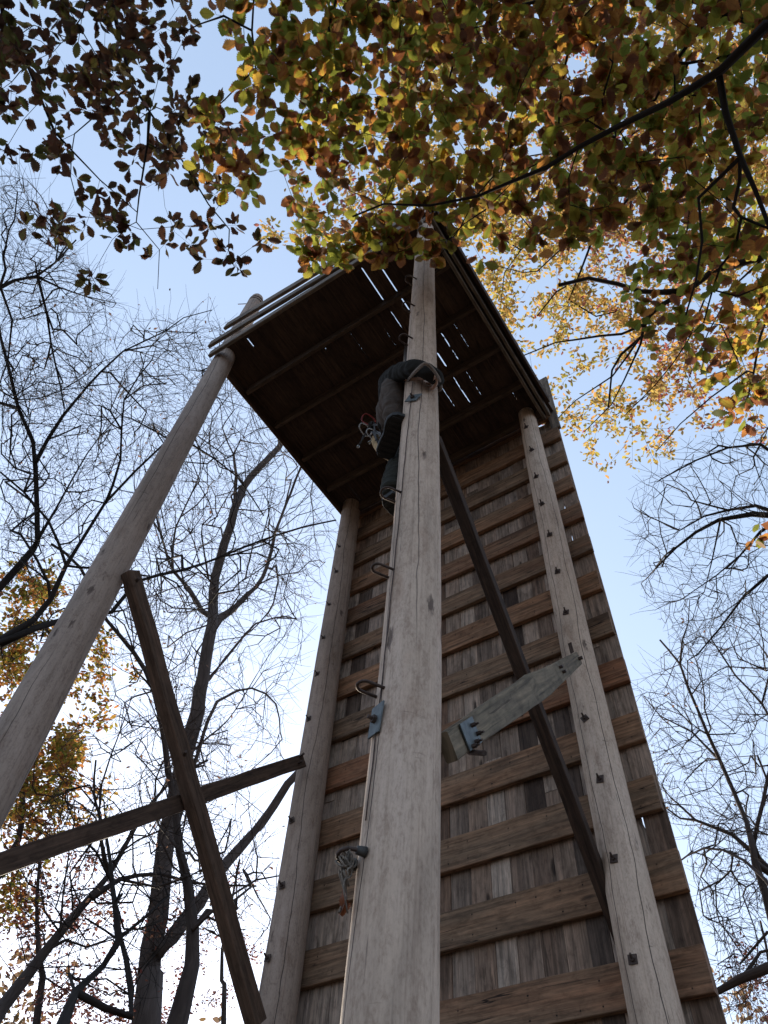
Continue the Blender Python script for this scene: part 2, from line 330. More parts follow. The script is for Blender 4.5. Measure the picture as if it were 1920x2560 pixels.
# wall: vertical planks behind horizontal beams
YW = 3.93; XWR = -.904; XWL = -3.60; S0 = 5.861; DS = .4698
pl = MB(); x = XWR; i = 0
edges = [XWR]
while edges[-1] > XWL: edges.append(edges[-1]-random.choice((.135, .155, .14, .16, .145, .12)))
for k in range(len(edges)-1):
    xr, xl = edges[k], edges[k+1]; gap = .0005 if k in (0, 1, 2) else random.uniform(.0015, .0035)
    zc = [GZ+.1]
    while zc[-1] < 7.3: zc.append(zc[-1]+random.uniform(1.6, 3.4))
    zc[-1] = 8.15+random.uniform(-.05, .05) if k == 0 else 7.34
    for a, b in zip(zc[:-1], zc[1:]):
        if b-a < .2: continue
        yo = random.uniform(0, .008)
        cx = (xl+xr)/2; wf_ = None
        if k == 1:
            wf_ = lambda q, a=a, b=b, W=(xr-xl): W+.001-(.022 if any(lo < a+(b-a)*q < hi for lo, hi in ((4.95, 5.3), (5.45, 5.76), (5.95, 6.15), (3.55, 3.74), (2.55, 2.86))) else 0)
        pl.board((cx, YW+.054+yo, a+.002), (cx, YW+.054+yo, b-.002), (1, 0, 0), (xr-xl)-gap, .022, bev=.002, seg=60 if k == 1 else 5, wob=0 if k == 1 else .0012, wf=wf_)
wallo = pl.build('plank_wall', M['plank'], tower)
for k in range(-3, 16):
    z = S0-DS*k
    hh = random.uniform(.205, .225); zc = z+hh/2
    if z > 7.33 and k < -3: continue
    m = MB(); sl_ = random.uniform(-.006, .006); tone = [.15, .42, .55, .3, .75, .62, .2, .5, .92, .35, .58, .48, .7, .25, .6, .4, .5, .3, .6][k+3]
    m.board((XWL+random.uniform(-.01, .02), YW+.02, zc-sl_), (XWR+random.uniform(-.012, .012), YW+.02, zc+sl_), (0, 0, 1), hh, .042, rnd=tone, seg=10, wob=.002)
    m.build('cross_beam', M['beam'], tower)
m = MB(); m.board((XWR-.02, YW+.018, 7.0), (XWR-.02, YW+.018, 8.2), (1, 0, 0), .10, .038, rnd=.3); m.build('corner_post', M['rim'], tower)
# nail heads on planks
# platform: deck planks with slits, joists, rims, rails
ZD = 7.34; XL, XR, YF, YR = -3.58, -.90, 1.43, 3.925
slits_px = [((905, 672), (957, 750), .009), ((947, 658), (991, 730), .009), ((1000, 744), (1022, 780), .009), ((977, 780), (1007, 827), .007), ((960, 820), (990, 868), .004), ((874, 830), (921, 898), .005), ((617, 845), (632, 867), .011),
            ((1100, 828), (1147, 902), .008), ((1137, 811), (1176, 878), .004), ((1090, 883), (1111, 918), .010), ((1125, 942), (1171, 1012), .008), ((1163, 932), (1204, 993), .005), ((1097, 965), (1134, 1020), .006), ((1281, 982), (1294, 1002), .005),
            ((868, 1210), (904, 1253), .005), ((812, 871), (820, 880), .008)]
slits = []
for a, b, wd in slits_px:
    wd *= 1.8
    p, q = PZ(*a, ZD), PZ(*b, ZD); slits.append(((p[0]+q[0])/2, p[1], q[1], wd))
sx = sorted(set(round(s[0], 3) for s in slits)); seams = [XL]
while seams[-1] < XR-.18: seams.append(seams[-1]+.142)
seams[-1] = XR; opn = {i: [] for i in range(len(seams))}
for s in slits:
    i = int(np.argmin([abs(q-s[0]) for q in seams[1:-1]]))+1; 
    if not opn[i] and abs(seams[i]-s[0]) < .08: seams[i] = s[0]
    opn[i].append(s)
mk = MB()
def edge_off(i, y):
    for s in opn[i]:
        if s[1] < y < s[2]: return s[3]/2*(random.choice((1, 1, 1, .6, .1)) if s[3] < .015 else 1)
    return -.0008
ny = 110
for i in range(len(seams)-1):
    rn = random.random(); b = len(mk.v); zj = random.uniform(0, .004)
    for j in range(ny+1):
        y = YF+.005+(YR-YF-.01)*j/ny; l = seams[i]+edge_off(i, y); r = seams[i+1]-edge_off(i+1, y)
        if i == 0: l = seams[i]
        mk.v += [(l, y, ZD+zj), (r, y, ZD+zj), (r, y, ZD+.026+zj), (l, y, ZD+.026+zj)]
    for j in range(ny):
        u0 = rn*53.7+(YR-YF)*j/ny; u1 = rn*53.7+(YR-YF)*(j+1)/ny; q = b+4*j
        for e, (c, d) in enumerate(((0, 1), (1, 2), (2, 3), (3, 0))):
            v0 = [0, .14, .166, .306][e]; v1 = [.14, .166, .306, .33][e]
            mk.face((q+d, q+c, q+4+c, q+4+d), [(u0, v1), (u0, v0), (u1, v0), (u1, v1)], rn)
    mk.face((b, b+1, b+2, b+3), [(0, 0)]*4, rn); q = b+4*ny; mk.face((q+3, q+2, q+1, q), [(0, 0)]*4, rn)
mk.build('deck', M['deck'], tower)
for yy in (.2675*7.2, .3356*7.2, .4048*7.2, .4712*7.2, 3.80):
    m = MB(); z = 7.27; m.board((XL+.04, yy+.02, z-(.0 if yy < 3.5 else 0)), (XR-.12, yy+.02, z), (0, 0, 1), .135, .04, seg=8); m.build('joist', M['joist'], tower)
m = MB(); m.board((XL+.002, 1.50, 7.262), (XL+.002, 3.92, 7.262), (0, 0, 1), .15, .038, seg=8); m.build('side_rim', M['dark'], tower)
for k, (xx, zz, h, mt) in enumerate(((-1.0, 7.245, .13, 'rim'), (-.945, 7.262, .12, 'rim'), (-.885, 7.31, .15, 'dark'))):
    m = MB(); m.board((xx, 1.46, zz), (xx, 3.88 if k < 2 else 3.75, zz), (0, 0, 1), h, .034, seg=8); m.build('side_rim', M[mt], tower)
def px_board(name, lo0, lo1, hi1w, y0, y1, th=.036, mat='rim', rnd=.4):
    p, q = PY(*lo0, y0), PY(*lo1, y1); m = MB(); up = np.array([0, 0, hi1w/2])
    m.board(p+up, q+up, (0, 0, 1), hi1w, th, rnd=rnd, seg=10, wob=.003); return m.build(name, M[mat], tower)
px_board('front_rim', (522, 892), (1055, 556), .115, 1.385, 1.425)
px_board('railing_board', (522, 868), (1052, 546), .125, 1.365, 1.42, rnd=.2)
px_board('railing_board', (562, 822), (1050, 530), .14, 1.37, 1.42, rnd=.7)
m = MB(); m.board((PA[0]-.04, 1.50, 7.25), (PA[0]-.04, 1.50, 8.35), (1, 0, 0), .08, .08, rnd=.5); 
# braces (boxes bolted to the poles)
def brace(name, p0, p1, wdir, wd, th, mat, rnd, label, wf=None):
    m = MB(); m.board(p0, p1, wdir, wd, th, rnd=rnd, seg=12, wob=.003, wf=wf); o = m.build(name, M[mat], tower); o['label'] = label; return o
xb = PB[0]+.135; xd = PD[0]+.14
g0, g1 = PX(1118, 1868, -.955), PX(1442, 1648, -1.03)
brace('brace', g0, g1, (0, -.45, .9), .150, .04, 'grey', .45, 'weathered grey plank bolted across two poles', wf=lambda q: float(np.interp(q, [0, .1, .5, .56, .8, 1], [.088, .095, .132, .125, .10, .075])))
d0, d1 = PX(1085, 1095, -1.215), PX(1558, 2352, -1.29)
brace('brace', d0, d1, (0, .9, .3), .072, .075, 'dark', .3, 'dark brown square brace running down to the pale pole')
a0, a1 = PX(326, 1432, -3.345), PX(640, 2560, -3.33)
brace('brace', a0, a1, (1, 0, 0), .085, .10, 'brown', .8, 'dark brown square brace sloping down from the left pole')
c0, c1 = PX(-330, 2262, -3.62), PX(758, 1895, -3.60)
c0 = PX(-90, 2192, -3.45); brace('brace', c0, PX(752, 1903, -3.42), (0, -.4, .9), .10, .07, 'brown', .1, 'mossy brown brace crossing behind the dark one')
m = MB(); q = a0+nrm(a1-a0)*.09; m.tube([q, q+np.array([.075, -.03, 0])], .010, 6); m.build('brace_bolt', M['rust'], tower)
m = MB(); q = a0+(a1-a0)*.455; m.tube([q, q+np.array([.075, -.05, 0])], .010, 6); m.build('brace_bolt', M['rust'], tower)
q = PX(742, 1905, -3.42)
for dz in (-.03, .035): m = MB(); m.tube([q+np.array([0, 0, dz]), q+np.array([.085, -.03, dz-.01])], .010, 6); m.build('brace_bolt', M['rust'], tower)
# bolts with square washers through poles into every beam
bm_ = MB(); bm_.board((0, -.003, -.022), (0, -.003, .022), (1, 0, 0), .044, .006, seg=1, wob=0, bev=.001)
bm_.tube([(0, -.004, 0), (0, -.018, 0)], .013, 6); bm_.tube([(0, -.02, 0), (.004, -.048, .006)], .006, 6)
bolt0 = None
for pole, xy, prof, rng_ in ((poleC, PC, rC, range(-1, 12)), (poleD, PD, rD, range(-2, 13))):
    for k in rng_:
        z = S0-DS*k+.10+random.uniform(-.02, .02); rr = lerp_r(prof, z)
        loc = Vector((xy[0]+random.uniform(-.015, .015), xy[1]-rr-.001+.008*0, z))
        if bolt0 is None:
            bolt0 = bm_.build('bolt', M['rust'], None); bolt0.parent = pole; o = bolt0
        else: o = copy_obj(bolt0, parent=pole)
        o.location = loc-root_loc(pole); o.rotation_euler = (random.uniform(-.1, .1), random.uniform(-.5, .5), random.uniform(-.12, .12))
def nB(off):  # outward normal on the front pole, off = angle left of the side facing the viewer
    a = nrm((-PB[0], -PB[1], 0)); l = np.array([a[1], -a[0], 0]); l = l if (RM @ l)[0] < 0 else -l
    return a*math.cos(off)+l*math.sin(off)
cB = np.array([PB[0], PB[1], 0])
# staples
for z, off, out, wd in ((5.60, 1.05, .07, .055), (5.02, 1.05, .07, .055), (4.44, 1.05, .07, .055), (2.71, 1.15, .075, .06), (2.185, 1.12, .075, .045), (1.60, 1.1, .075, .05)):
    n = nB(off); t = np.cross(n, (0, 0, 1)); rr = lerp_r(rB, z); c = ctr(PB, z); m = MB(); pts = []
    pts.append(c+n*(rr-.03)+t*wd/2); 
    for k in range(9):
        a = math.pi*k/8; pts.append(c+n*(rr+out-wd/2+wd/2*math.sin(a))+t*wd/2*math.cos(a))
    pts.append(c+n*(rr-.03)-t*wd/2); m.tube(pts, .0055, 8); o = m.build('staple_rung', M['rust'], poleB, smooth=True)
# bracket plates
def plate(px, py, z, off, w_, h_, tilt=0, pole=poleB):
    n = nB(off); t = nrm(np.cross(n, (0, 0, 1))); up = np.array([0, 0, 1.]); rr = lerp_r(rB, z); c = ctr(PB, z)+n*(rr+.006)
    t2 = t*math.cos(tilt)+up*math.sin(tilt); u2 = up*math.cos(tilt)-t*math.sin(tilt); m = MB()
    m.board(c-u2*h_/2, c+u2*h_/2, t2, w_, .006, seg=2, wob=0, bev=.001, w1=w_*1.1); o = m.build('bracket_plate', M['metal'], pole)
    b = MB(); b.tube([c+n*.003, c+n*.014, c+n*.0141, c+n*.03], [.013, .013, .006, .006], 6); b.build('bracket_bolt', M['rust'], pole)
plate(950, 1810, 1.48, 1.0, .060, .105, .15); plate(1030, 985, 3.57, .45, .075, .06, .5)
# galvanised plate and bolts where the grey brace meets the front pole
pc = g0+(g1-g0)*.065; m = MB(); ad = nrm(g1-g0); wv = nrm(np.array([0, -.45, .9])-ad*(ad@np.array([0, -.45, .9])))
m.board(pc-ad*.06+np.array([.026, 0, 0]), pc+ad*.075+np.array([.026, 0, 0]), wv, .088, .005, seg=2, wob=0, bev=.001); m.build('bracket_plate', M['metal'], tower)
m = MB()
for s, t_ in ((.035, .02), (.055, -.012), (.01, -.03), (-.03, -.036)):
    q = pc+ad*s+wv*t_+np.array([.026, 0, 0]); m = MB(); m.tube([q, q+np.array([.018, 0, 0]), q+np.array([.0181, 0, 0]), q+np.array([.030, -.003, -.003])], [.008, .008, .004, .004], 6); m.build('bracket_bolt', M['rust'], tower)
m = MB(); q = pc-wv*.052; m.tube([q+np.array([.0, 0, 0]), q+np.array([.07, -.03, -.05])], .009, 6); m.build('bracket_bolt', M['rust'], tower)
m = MB(); q = g1-ad*.05
for s in (-.04, -.01, .03): m = MB(); m.tube([q+ad*s+wv*.045, q+ad*s+wv*.06+np.array([.01, -.03, .035])], .006, 6); m.build('brace_bolt', M['rust'], tower)
m = MB(); m.tube([q+np.array([.02, 0, 0]), q+np.array([.045, 0, 0])], .012, 6); m.build('brace_bolt', M['rust'], tower)
q = g0+ad*np.linalg.norm(g1-g0)*.74; m = MB()
for s in (0, .03): m = MB(); m.tube([q+ad*s+wv*(.02-s)+np.array([.02, 0, 0]), q+ad*s+wv*(.02-s)+np.array([.04, 0, 0])], .009, 6); m.build('brace_bolt', M['rust'], tower)
m = MB(); q = d1-nrm(d1-d0)*.1; t_ = nrm(d1-d0)
for s in (-.12, -.02, .05): m = MB(); m.tube([q+t_*s+np.array([.04, -.02, 0]), q+t_*s+np.array([.06, -.055, .01])], .012, 6); m.build('brace_bolt', M['rust'], tower)
# thin steel cable running down the front pole
m = MB(); pts = []
for k in range(60):
    z = 3.78-(3.78-1.15)*k/59; o_ = .52+(1.02-.52)*(k/59)**.8; pts.append(ctr(PB, z)+nB(o_)*(lerp_r(rB, z)+.003+.001*math.sin(k)))
m.tube(pts, .0022, 5); m.build('steel_cable', M['rust'], poleB, smooth=True)
# wire loops and spike on top of the left pole
m = MB()
for zz in (8.95, 9.01): m.tube([(PA[0]-.032+.089*math.cos(a), PA[1]-.02+.089*math.sin(a), zz+.02*math.sin(a+zz*9)) for a in np.linspace(0, 6.28, 25)[:-1]], .005, 5, closed=True)
p = np.array([PA[0]-.11, PA[1]-.06, 8.98]); m.tube([p, p+np.array([-.24, -.02, .30])], .006, 5); m.build('wire_tie', M['rust'], poleA)

# ------------------------------------------------------------------ ring, cord and dead leaf at the lowest staple
M['cord'] = plain('frayed_cord', (.15, .125, .10), .95, 0, .4, 80); M['tape'] = plain('dark_tape', (.04, .038, .035), .7, 0, .4, 60)
zr = 1.055; n = nB(1.22); t = np.cross(n, (0, 0, 1)); c = ctr(PB, zr); rr = lerp_r(rB, zr); m = MB()
pts = [c+n*(rr-.02)+t*.035]+[c+n*(rr+.03+.028*math.sin(a))+t*.035*math.cos(a) for a in np.linspace(0, math.pi, 9)]+[c+n*(rr-.02)-t*.035]
m.tube(pts, .0055, 8); m.build('staple_rung', M['rust'], poleB, smooth=True)
m = MB(); m.tube([c+n*(rr-.005)+t*.034, c+n*(rr+.03)+t*.034], [.014, .011], 10); m.tube([c+n*(rr-.005)-t*.034, c+n*(rr+.02)-t*.034], [.014, .011], 10)
for k in range(7): 
    q = c+n*(rr+.002+.004*k)+t*.034; m.tube([q+(t*math.cos(a)+np.array([0, 0, 1])*math.sin(a))*.0145 for a in np.linspace(0, 6.28, 12)[:-1]], .0022, 4, closed=True)
m.build('tape_wrap', M['tape'], poleB, smooth=True)
cord = MB(); rr_ = random.Random(5); base = c+n*(rr+.035)
for k in range(9):
    p = base+t*rr_.uniform(-.03, .03); L = rr_.uniform(.05, .15); pts = [p+np.array([0, 0, .008])]
    ph = rr_.uniform(0, 6)
    for i in range(1, 9): pts.append(p+np.array([0, 0, -L*i/8])+n*(.010*math.sin(i*.9+ph)-.006*i/8)+t*.008*math.cos(i*1.1+ph))
    cord.tube(pts, .0022 if k > 3 else .0032, 5, rnd=rr_.random())
for k in range(5):
    p = base+np.array([0, 0, -.02])+n*rr_.uniform(-.01, .01); ph = rr_.uniform(0, 6)
    cord.tube([p+n*.018*math.cos(a+ph)*rr_.uniform(.8, 1.1)+np.array([0, 0, 1])*.02*math.sin(a)+t*.016*math.sin(a+ph*2) for a in np.linspace(0, 6.28, 14)[:-1]], .0028, 5, closed=True)
co = cord.build('knotted_cord', M['cord'], None, smooth=True); tag(co, 'frayed pale cord knotted on the lowest steel loop of the front pole', 'cord')

# ================================================================== person and gear
M['jacket'] = cloth('dark_jacket', (.024, .023, .021)); M['pants'] = cloth('brown_trousers', (.095, .078, .068)); M['pants2'] = cloth('olive_trousers', (.028, .028, .023))
M['tan'] = cloth('tan_canvas', (.42, .30, .17)); M['boot'] = plain('black_rubber', (.018, .018, .018), .7, 0, .3, 30); M['skin'] = plain('skin', (.42, .26, .19), .55, 0, .12, 12); M['hair'] = plain('dark_hair', (.03, .022, .018), .8, 0, .4, 60)
M['strap'] = plain('dark_webbing', (.03, .028, .028), .8, 0, .3, 60)
def skin(name, pts, edges, mat, parent, sub=2, root=0):
    me = bpy.data.meshes.new(name); l = root_loc(parent) if parent else Vector((0, 0, 0))
    me.from_pydata([tuple(Vector(p[:3])-l) for p in pts], edges, []); o = bpy.data.objects.new(name, me); COL.objects.link(o); o.parent = parent
    md = o.modifiers.new("skin", 'SKIN'); md.use_smooth_shade = True
    for i, p in enumerate(pts):
        s = me.skin_vertices[0].data[i]; r1 = p[3]; r2 = p[4] if len(p) > 4 else p[3]; s.radius = (r1, r2); s.use_root = (i == root)
    o.modifiers.new("sub", 'SUBSURF').levels = sub; o.modifiers["sub"].render_levels = sub
    dg = bpy.context.evaluated_depsgraph_get(); me2 = bpy.data.meshes.new_from_object(o.evaluated_get(dg)); o.modifiers.clear(); o.data = me2
    me2.materials.clear(); me2.materials.append(mat); me2.polygons.foreach_set("use_smooth", [True]*len(me2.polygons)); return o
def crease(o, amp=.007, f=11.0, seed=0):
    from mathutils import noise
    o.data.update(); vs = o.data.vertices
    for v in vs:
        c = v.co; n = noise.noise(Vector((c.x*f+seed, c.y*f, c.z*f*2.4)))+.5*noise.noise(Vector((c.x*f*2.3, c.y*f*2.3+seed, c.z*f*4))); v.co = c+v.normal*amp*n
def P4(p, *r): return (float(p[0]), float(p[1]), float(p[2]), *r)
ploc = (-1.25, 1.8, 2.85)
person = empty('person', ploc, 'climber in dark jacket and brown trousers hugging the front pole high up', 'person')
hip = PY(992, 1062, 1.90); chest = PY(1003, 985, 1.86); neck = PY(1026, 938, 1.80); head = PY(1046, 922, 1.77)
shR = PY(968, 968, 1.74); elR = PY(988, 936, 1.45); miR = PY(1040, 917, 1.372); wrR = PY(1088, 938, 1.44); haR = PY(1101, 968, 1.60)
shL = PY(1052, 968, 1.86); elL = shL+np.array([.05, .06, -.22]); wrL = elL+np.array([.06, -.14, .10])
hR = PY(975, 1050, 1.84); knR = PY(984, 962, 1.49); anR = PZ(985, 1078, 3.58)
hL = hip+np.array([.12, .03, -.02]); knL = PY(1010, 1140, 1.84); anL = PZ(985, 1222, 2.98)
toe = PZ(1002, 1040, 3.46); heel = PZ(966, 1124, 3.46); heel = toe+nrm(heel-toe)*.25
heel2 = PZ(972, 1238, 2.86); toe2 = heel2+nrm(np.array([.12, .99, 0]))*.25
# body: one continuous mesh (head, trunk, arms with hands, legs)
bp = [P4(hip, .13, .11), P4(chest, .15, .11), P4(neck, .055), P4(head+(neck-head)*.35, .075, .08), P4(head, .095, .105), P4(head+np.array([0, 0, .09]), .07, .08),
      P4(shR, .055), P4(elR, .042), P4(wrR, .026, .026), P4(shL, .055), P4(elL, .042), P4(wrL, .03),
      P4(hR, .085), P4(knR, .06), P4(anR, .042), P4(hL, .085), P4(knL, .06), P4(anL, .042)]
be = [(0, 1), (1, 2), (2, 3), (3, 4), (4, 5), (1, 6), (6, 7), (7, 8), (1, 9), (9, 10), (10, 11), (0, 12), (12, 13), (13, 14), (0, 15), (15, 16), (16, 17)]
def hand(w_i, wr, d, nrm_in):
    """palm + four fingers and a thumb curling towards nrm_in"""
    d = nrm(d); s = nrm(np.cross(d, nrm_in)); pal = len(bp); bp.append(P4(wr+d*.05, .038, .018)); be.append((w_i, pal))
    for k, L in enumerate((.068, .078, .072, .056)):
        b0 = wr+d*.085+s*(k-1.5)*.021; i0 = len(bp); bp.append(P4(b0, .011)); be.append((pal, i0))
        b1 = b0+(d*.8+nrm_in*.5)*L*.5; b2 = b1+(d*.25+nrm_in*.95)*L*.35; b3 = b2+(nrm_in*.9-d*.3)*L*.3
        for q, rr in ((b1, .0095), (b2, .0088), (b3, .0078)): bp.append(P4(q, rr)); be.append((len(bp)-2, len(bp)-1))
    b0 = wr+d*.035-s*.034; bp.append(P4(b0, .013)); be.append((pal, len(bp)-1))
    for q, rr in ((b0-s*.02+d*.02+nrm_in*.02, .0115), (b0-s*.018+d*.045+nrm_in*.035, .0095)): bp.append(P4(q, rr)); be.append((len(bp)-2, len(bp)-1))
hand(8, wrR, haR-wrR, nrm(np.array([PB[0], PB[1], haR[2]])-haR)); hand(11, wrL, np.array([-.3, -1, .1]), nrm(np.array([-1, -.2, 0])))
body = skin('body', bp, be, M['skin'], person)
fw = nrm(np.array([PB[0], PB[1], head[2]])-head)  # face turned to the pole
sidev = nrm(np.cross(fw, (0, 0, 1)))
hp = [P4(head-fw*.015+np.array([0, 0, .03]), .108, .112), P4(head-fw*.035-np.array([0, 0, .06]), .085, .085), P4(head-fw*.01+np.array([0, 0, .10]), .07, .07)]
skin('hair', hp, [(0, 1), (0, 2)], M['hair'], person)
jp = [P4(hip+(chest-hip)*.15, .155, .125), P4(chest, .175, .13), P4(neck-np.array([0, 0, .03]), .09), P4(shR, .078), P4((shR+elR)/2+np.array([-.02, 0, .015]), .062), P4(elR, .055), P4(miR, .050), P4(wrR, .045), P4(wrR+(haR-wrR)*.6, .039), P4(shL, .078), P4(elL, .06), P4(wrL, .043),
      P4(PY(962, 1030, 1.80), .045, .075), P4(PY(952, 1065, 1.80), .03, .05)]
jk = skin('jacket', jp, [(0, 1), (1, 2), (1, 3), (3, 4), (4, 5), (5, 6), (6, 7), (7, 8), (1, 9), (9, 10), (10, 11), (3, 12), (12, 13)], M['jacket'], person, 3); crease(jk, .009)
tp = [P4(hip, .15, .13), P4(hR, .105), P4((hR+knR)/2, .09), P4(knR, .072), P4(knR+(anR-knR)*.4, .071), P4(anR+(knR-anR)*.15, .058)]
crease(skin('trousers', tp, [(0, 1), (1, 2), (2, 3), (3, 4), (4, 5)], M['pants'], person, 3), .011, 12, 5)
tq = [P4(hL, .1), P4((hL+knL)/2, .085), P4(knL, .075), P4((knL+anL)/2+np.array([.0, -.01, 0]), .07), P4(anL, .066), P4(anL+(anL-knL)*.15, .06)]
crease(skin('trouser_leg', tq, [(0, 1), (1, 2), (2, 3), (3, 4), (4, 5)], M['pants2'], person, 3), .012, 11, 9)
def boot(toe, heel, an, name='boot'):
    d = nrm(toe-heel); W_ = 1.2; s = nrm(np.cross(d, (0, 0, 1))); m = MB(); prof = [(-.01, .5), (.02, .8), (.07, .84), (.13, .80), (.18, .98), (.22, .98), (.25, .72), (.265, .3)]
    rings = []
    for zz, sc in ((-.002, .94), (.004, 1.0), (.024, 1.0), (.028, .93)):
        out = [heel+d*x+s*.066*w_*sc+np.array([0, 0, zz-.02]) for x, w_ in prof]+[heel+d*x-s*.066*w_*sc+np.array([0, 0, zz-.02]) for x, w_ in reversed(prof)]
        rings.append(out)
    n = len(rings[0]); 
    for rg in rings: m.v += [tuple(p) for p in rg]
    for k in range(3):
        for i in range(n): j = (i+1) % n; m.face((k*n+i, k*n+j, (k+1)*n+j, (k+1)*n+i), [(0, 0)]*4, 0)
    m.face([i for i in reversed(range(n))], [(0, 0)]*n, 0); m.face([3*n+i for i in range(n)], [(0, 0)]*n, 0)
    up = skin(name, [P4(heel+d*.04+np.array([0, 0, .05]), .045, .045), P4(heel+d*.15+np.array([0, 0, .045]), .045, .04), P4(heel+d*.205+np.array([0, 0, .032]), .046, .028), P4(heel*.5+d*.02+an*.5+np.array([0, 0, .03]), .05), P4(an+(an-heel)*.1, .058)], [(0, 1), (1, 2), (0, 3), (3, 4)], M['boot'], person)
    so_ = m.build('sole', M['boot'], up)
    mm = MB()
    for q in np.linspace(.02, .24, 8):
        mm.board(heel+d*q-s*.042+np.array([0, 0, -.024]), heel+d*q+s*.042+np.array([0, 0, -.024]), d, .014, .008, seg=1, wob=0, bev=.001)
    mm.build('tread', M['boot'], up)
boot(toe, heel, anR); boot(toe2, heel2, anL)
# tan seat pad of the harness, with dark webbing over it
pad = [PY(938, 1096, 1.90), PY(948, 1114, 1.88), PY(964, 1132, 1.86), PY(986, 1142, 1.82)]
skin('harness_pad', [P4(pad[0], .035, .035), P4(pad[1], .05, .04), P4(pad[2], .052, .042), P4(pad[3], .045, .04)], [(0, 1), (1, 2), (2, 3)], M['tan'], person)
m = MB()
for a_, b_ in (((932, 1078), (958, 1130)), ((958, 1130), (990, 1156)), ((970, 1115), (978, 1160)), ((978, 1112), (988, 1158)), ((985, 1112), (996, 1154)), ((926, 1062), (975, 1062)), ((935, 1060), (940, 1100))):
    p = PY(*a_, 1.84); q = PY(*b_, 1.80); m.board(p, q, (0, 0, 1), .018, .004, seg=2, wob=0, bev=.0008)
m.build('harness_strap', M['strap'], person)
# carabiners and slings clipped at the back of the belt
def carabiner(c, d, up, L=.10, W=.055, mat='alu', label=None):
    d = nrm(d); up = nrm(np.array(up)-d*(d@np.array(up))); pts = []
    for k in range(20):
        a = 2*math.pi*k/20; x_ = math.cos(a); y_ = math.sin(a); pts.append(c+d*(L/2*np.sign(x_)*abs(x_)**.7)+up*(W/2*np.sign(y_)*abs(y_)**.8)*(1+.2*x_))
    m = MB(); m.tube(pts, .0044, 6, closed=True); o = m.build('carabiner', M[mat], None, smooth=True)
    tag(o, label, 'carabiner'); return o
carabiner(PY(922, 1050, 1.84), CR*-.7-CD*.4, CD, .10, .06, 'redalloy', 'red carabiner clipped at the back of the climber\'s belt')
carabiner(PY(913, 1074, 1.84), CR*.6+CD*.7, CR, .10, .055, 'alu', 'silver carabiner hanging below the red one behind the climber')
carabiner(PY(932, 1085, 1.84), CR*.8+CD*.6, CR*.3-CD, .09, .05, 'alu', 'silver carabiner lying on the tan harness pad')
m = MB(); rr_ = random.Random(3)
p0 = PY(924, 1066, 1.84); p1 = PY(896, 1115, 1.84)
m.tube([p0+(p1-p0)*k/6+np.array([.006*math.sin(k*1.7), 0, .004*math.cos(k)]) for k in range(7)], .007, 6)
for k in range(8):
    c0_ = p0+(p1-p0)*.1; pts = [c0_]+[c0_+CR*.02-CD*.01+CR*rr_.uniform(-.03, .03)+CD*rr_.uniform(-.035, .035)+CF*rr_.uniform(-.01, .01) for _ in range(5)]; m.tube(pts, .0055, 5, rnd=rr_.random())
slo = m.build('gear_sling', M['strap'], None, smooth=True); tag(slo, 'dark tangled sling hanging from the climber\'s belt with a pale tip', 'sling')
m = MB(); m.tube([p1, p1+(p1-p0)*.06], .010, 8); m.build('sling_tip', M['alu'], slo)
m = MB(); m.board(PY(940, 1080, 1.83), PY(952, 1086, 1.83), CD, .02, .004, seg=1, wob=0); m.board(PY(922, 1108, 1.83), PY(928, 1100, 1.83), CD, .022, .003, seg=1, wob=0, w1=.004); m.build('sling_tag', M['alu'], slo)
# lanyard round pole
M['rope'] = plain('tan_rope', (.17, .13, .10), .9, 0, .3, 120)
ctl = [PY(1012, 972, 1.60), PY(1018, 955, 1.49), PY(1034, 934, 1.37), PY(1054, 914, 1.305), PY(1066, 910, 1.30), PY(1080, 921, 1.34), PY(1094, 941, 1.42), PY(1100, 957, 1.52), PY(1099, 975, 1.63), PY(1060, 985, 1.70), PY(1022, 985, 1.68)]
pts = []; nC = len(ctl)
for i in range(nC):
    a, b, c, d = (ctl[(i+q) % nC] for q in (-1, 0, 1, 2))
    for k in range(5): t_ = k/5; pts.append(.5*(2*b+(c-a)*t_+(2*a-5*b+4*c-d)*t_*t_+(3*b-a-3*c+d)*t_**3))
m = MB(); m.tube(pts, .009, 8, closed=True); la = m.build('lanyard_rope', M['rope'], None, smooth=True); tag(la, 'brown safety rope slung round the front pole over the climber\'s sleeve', 'rope')

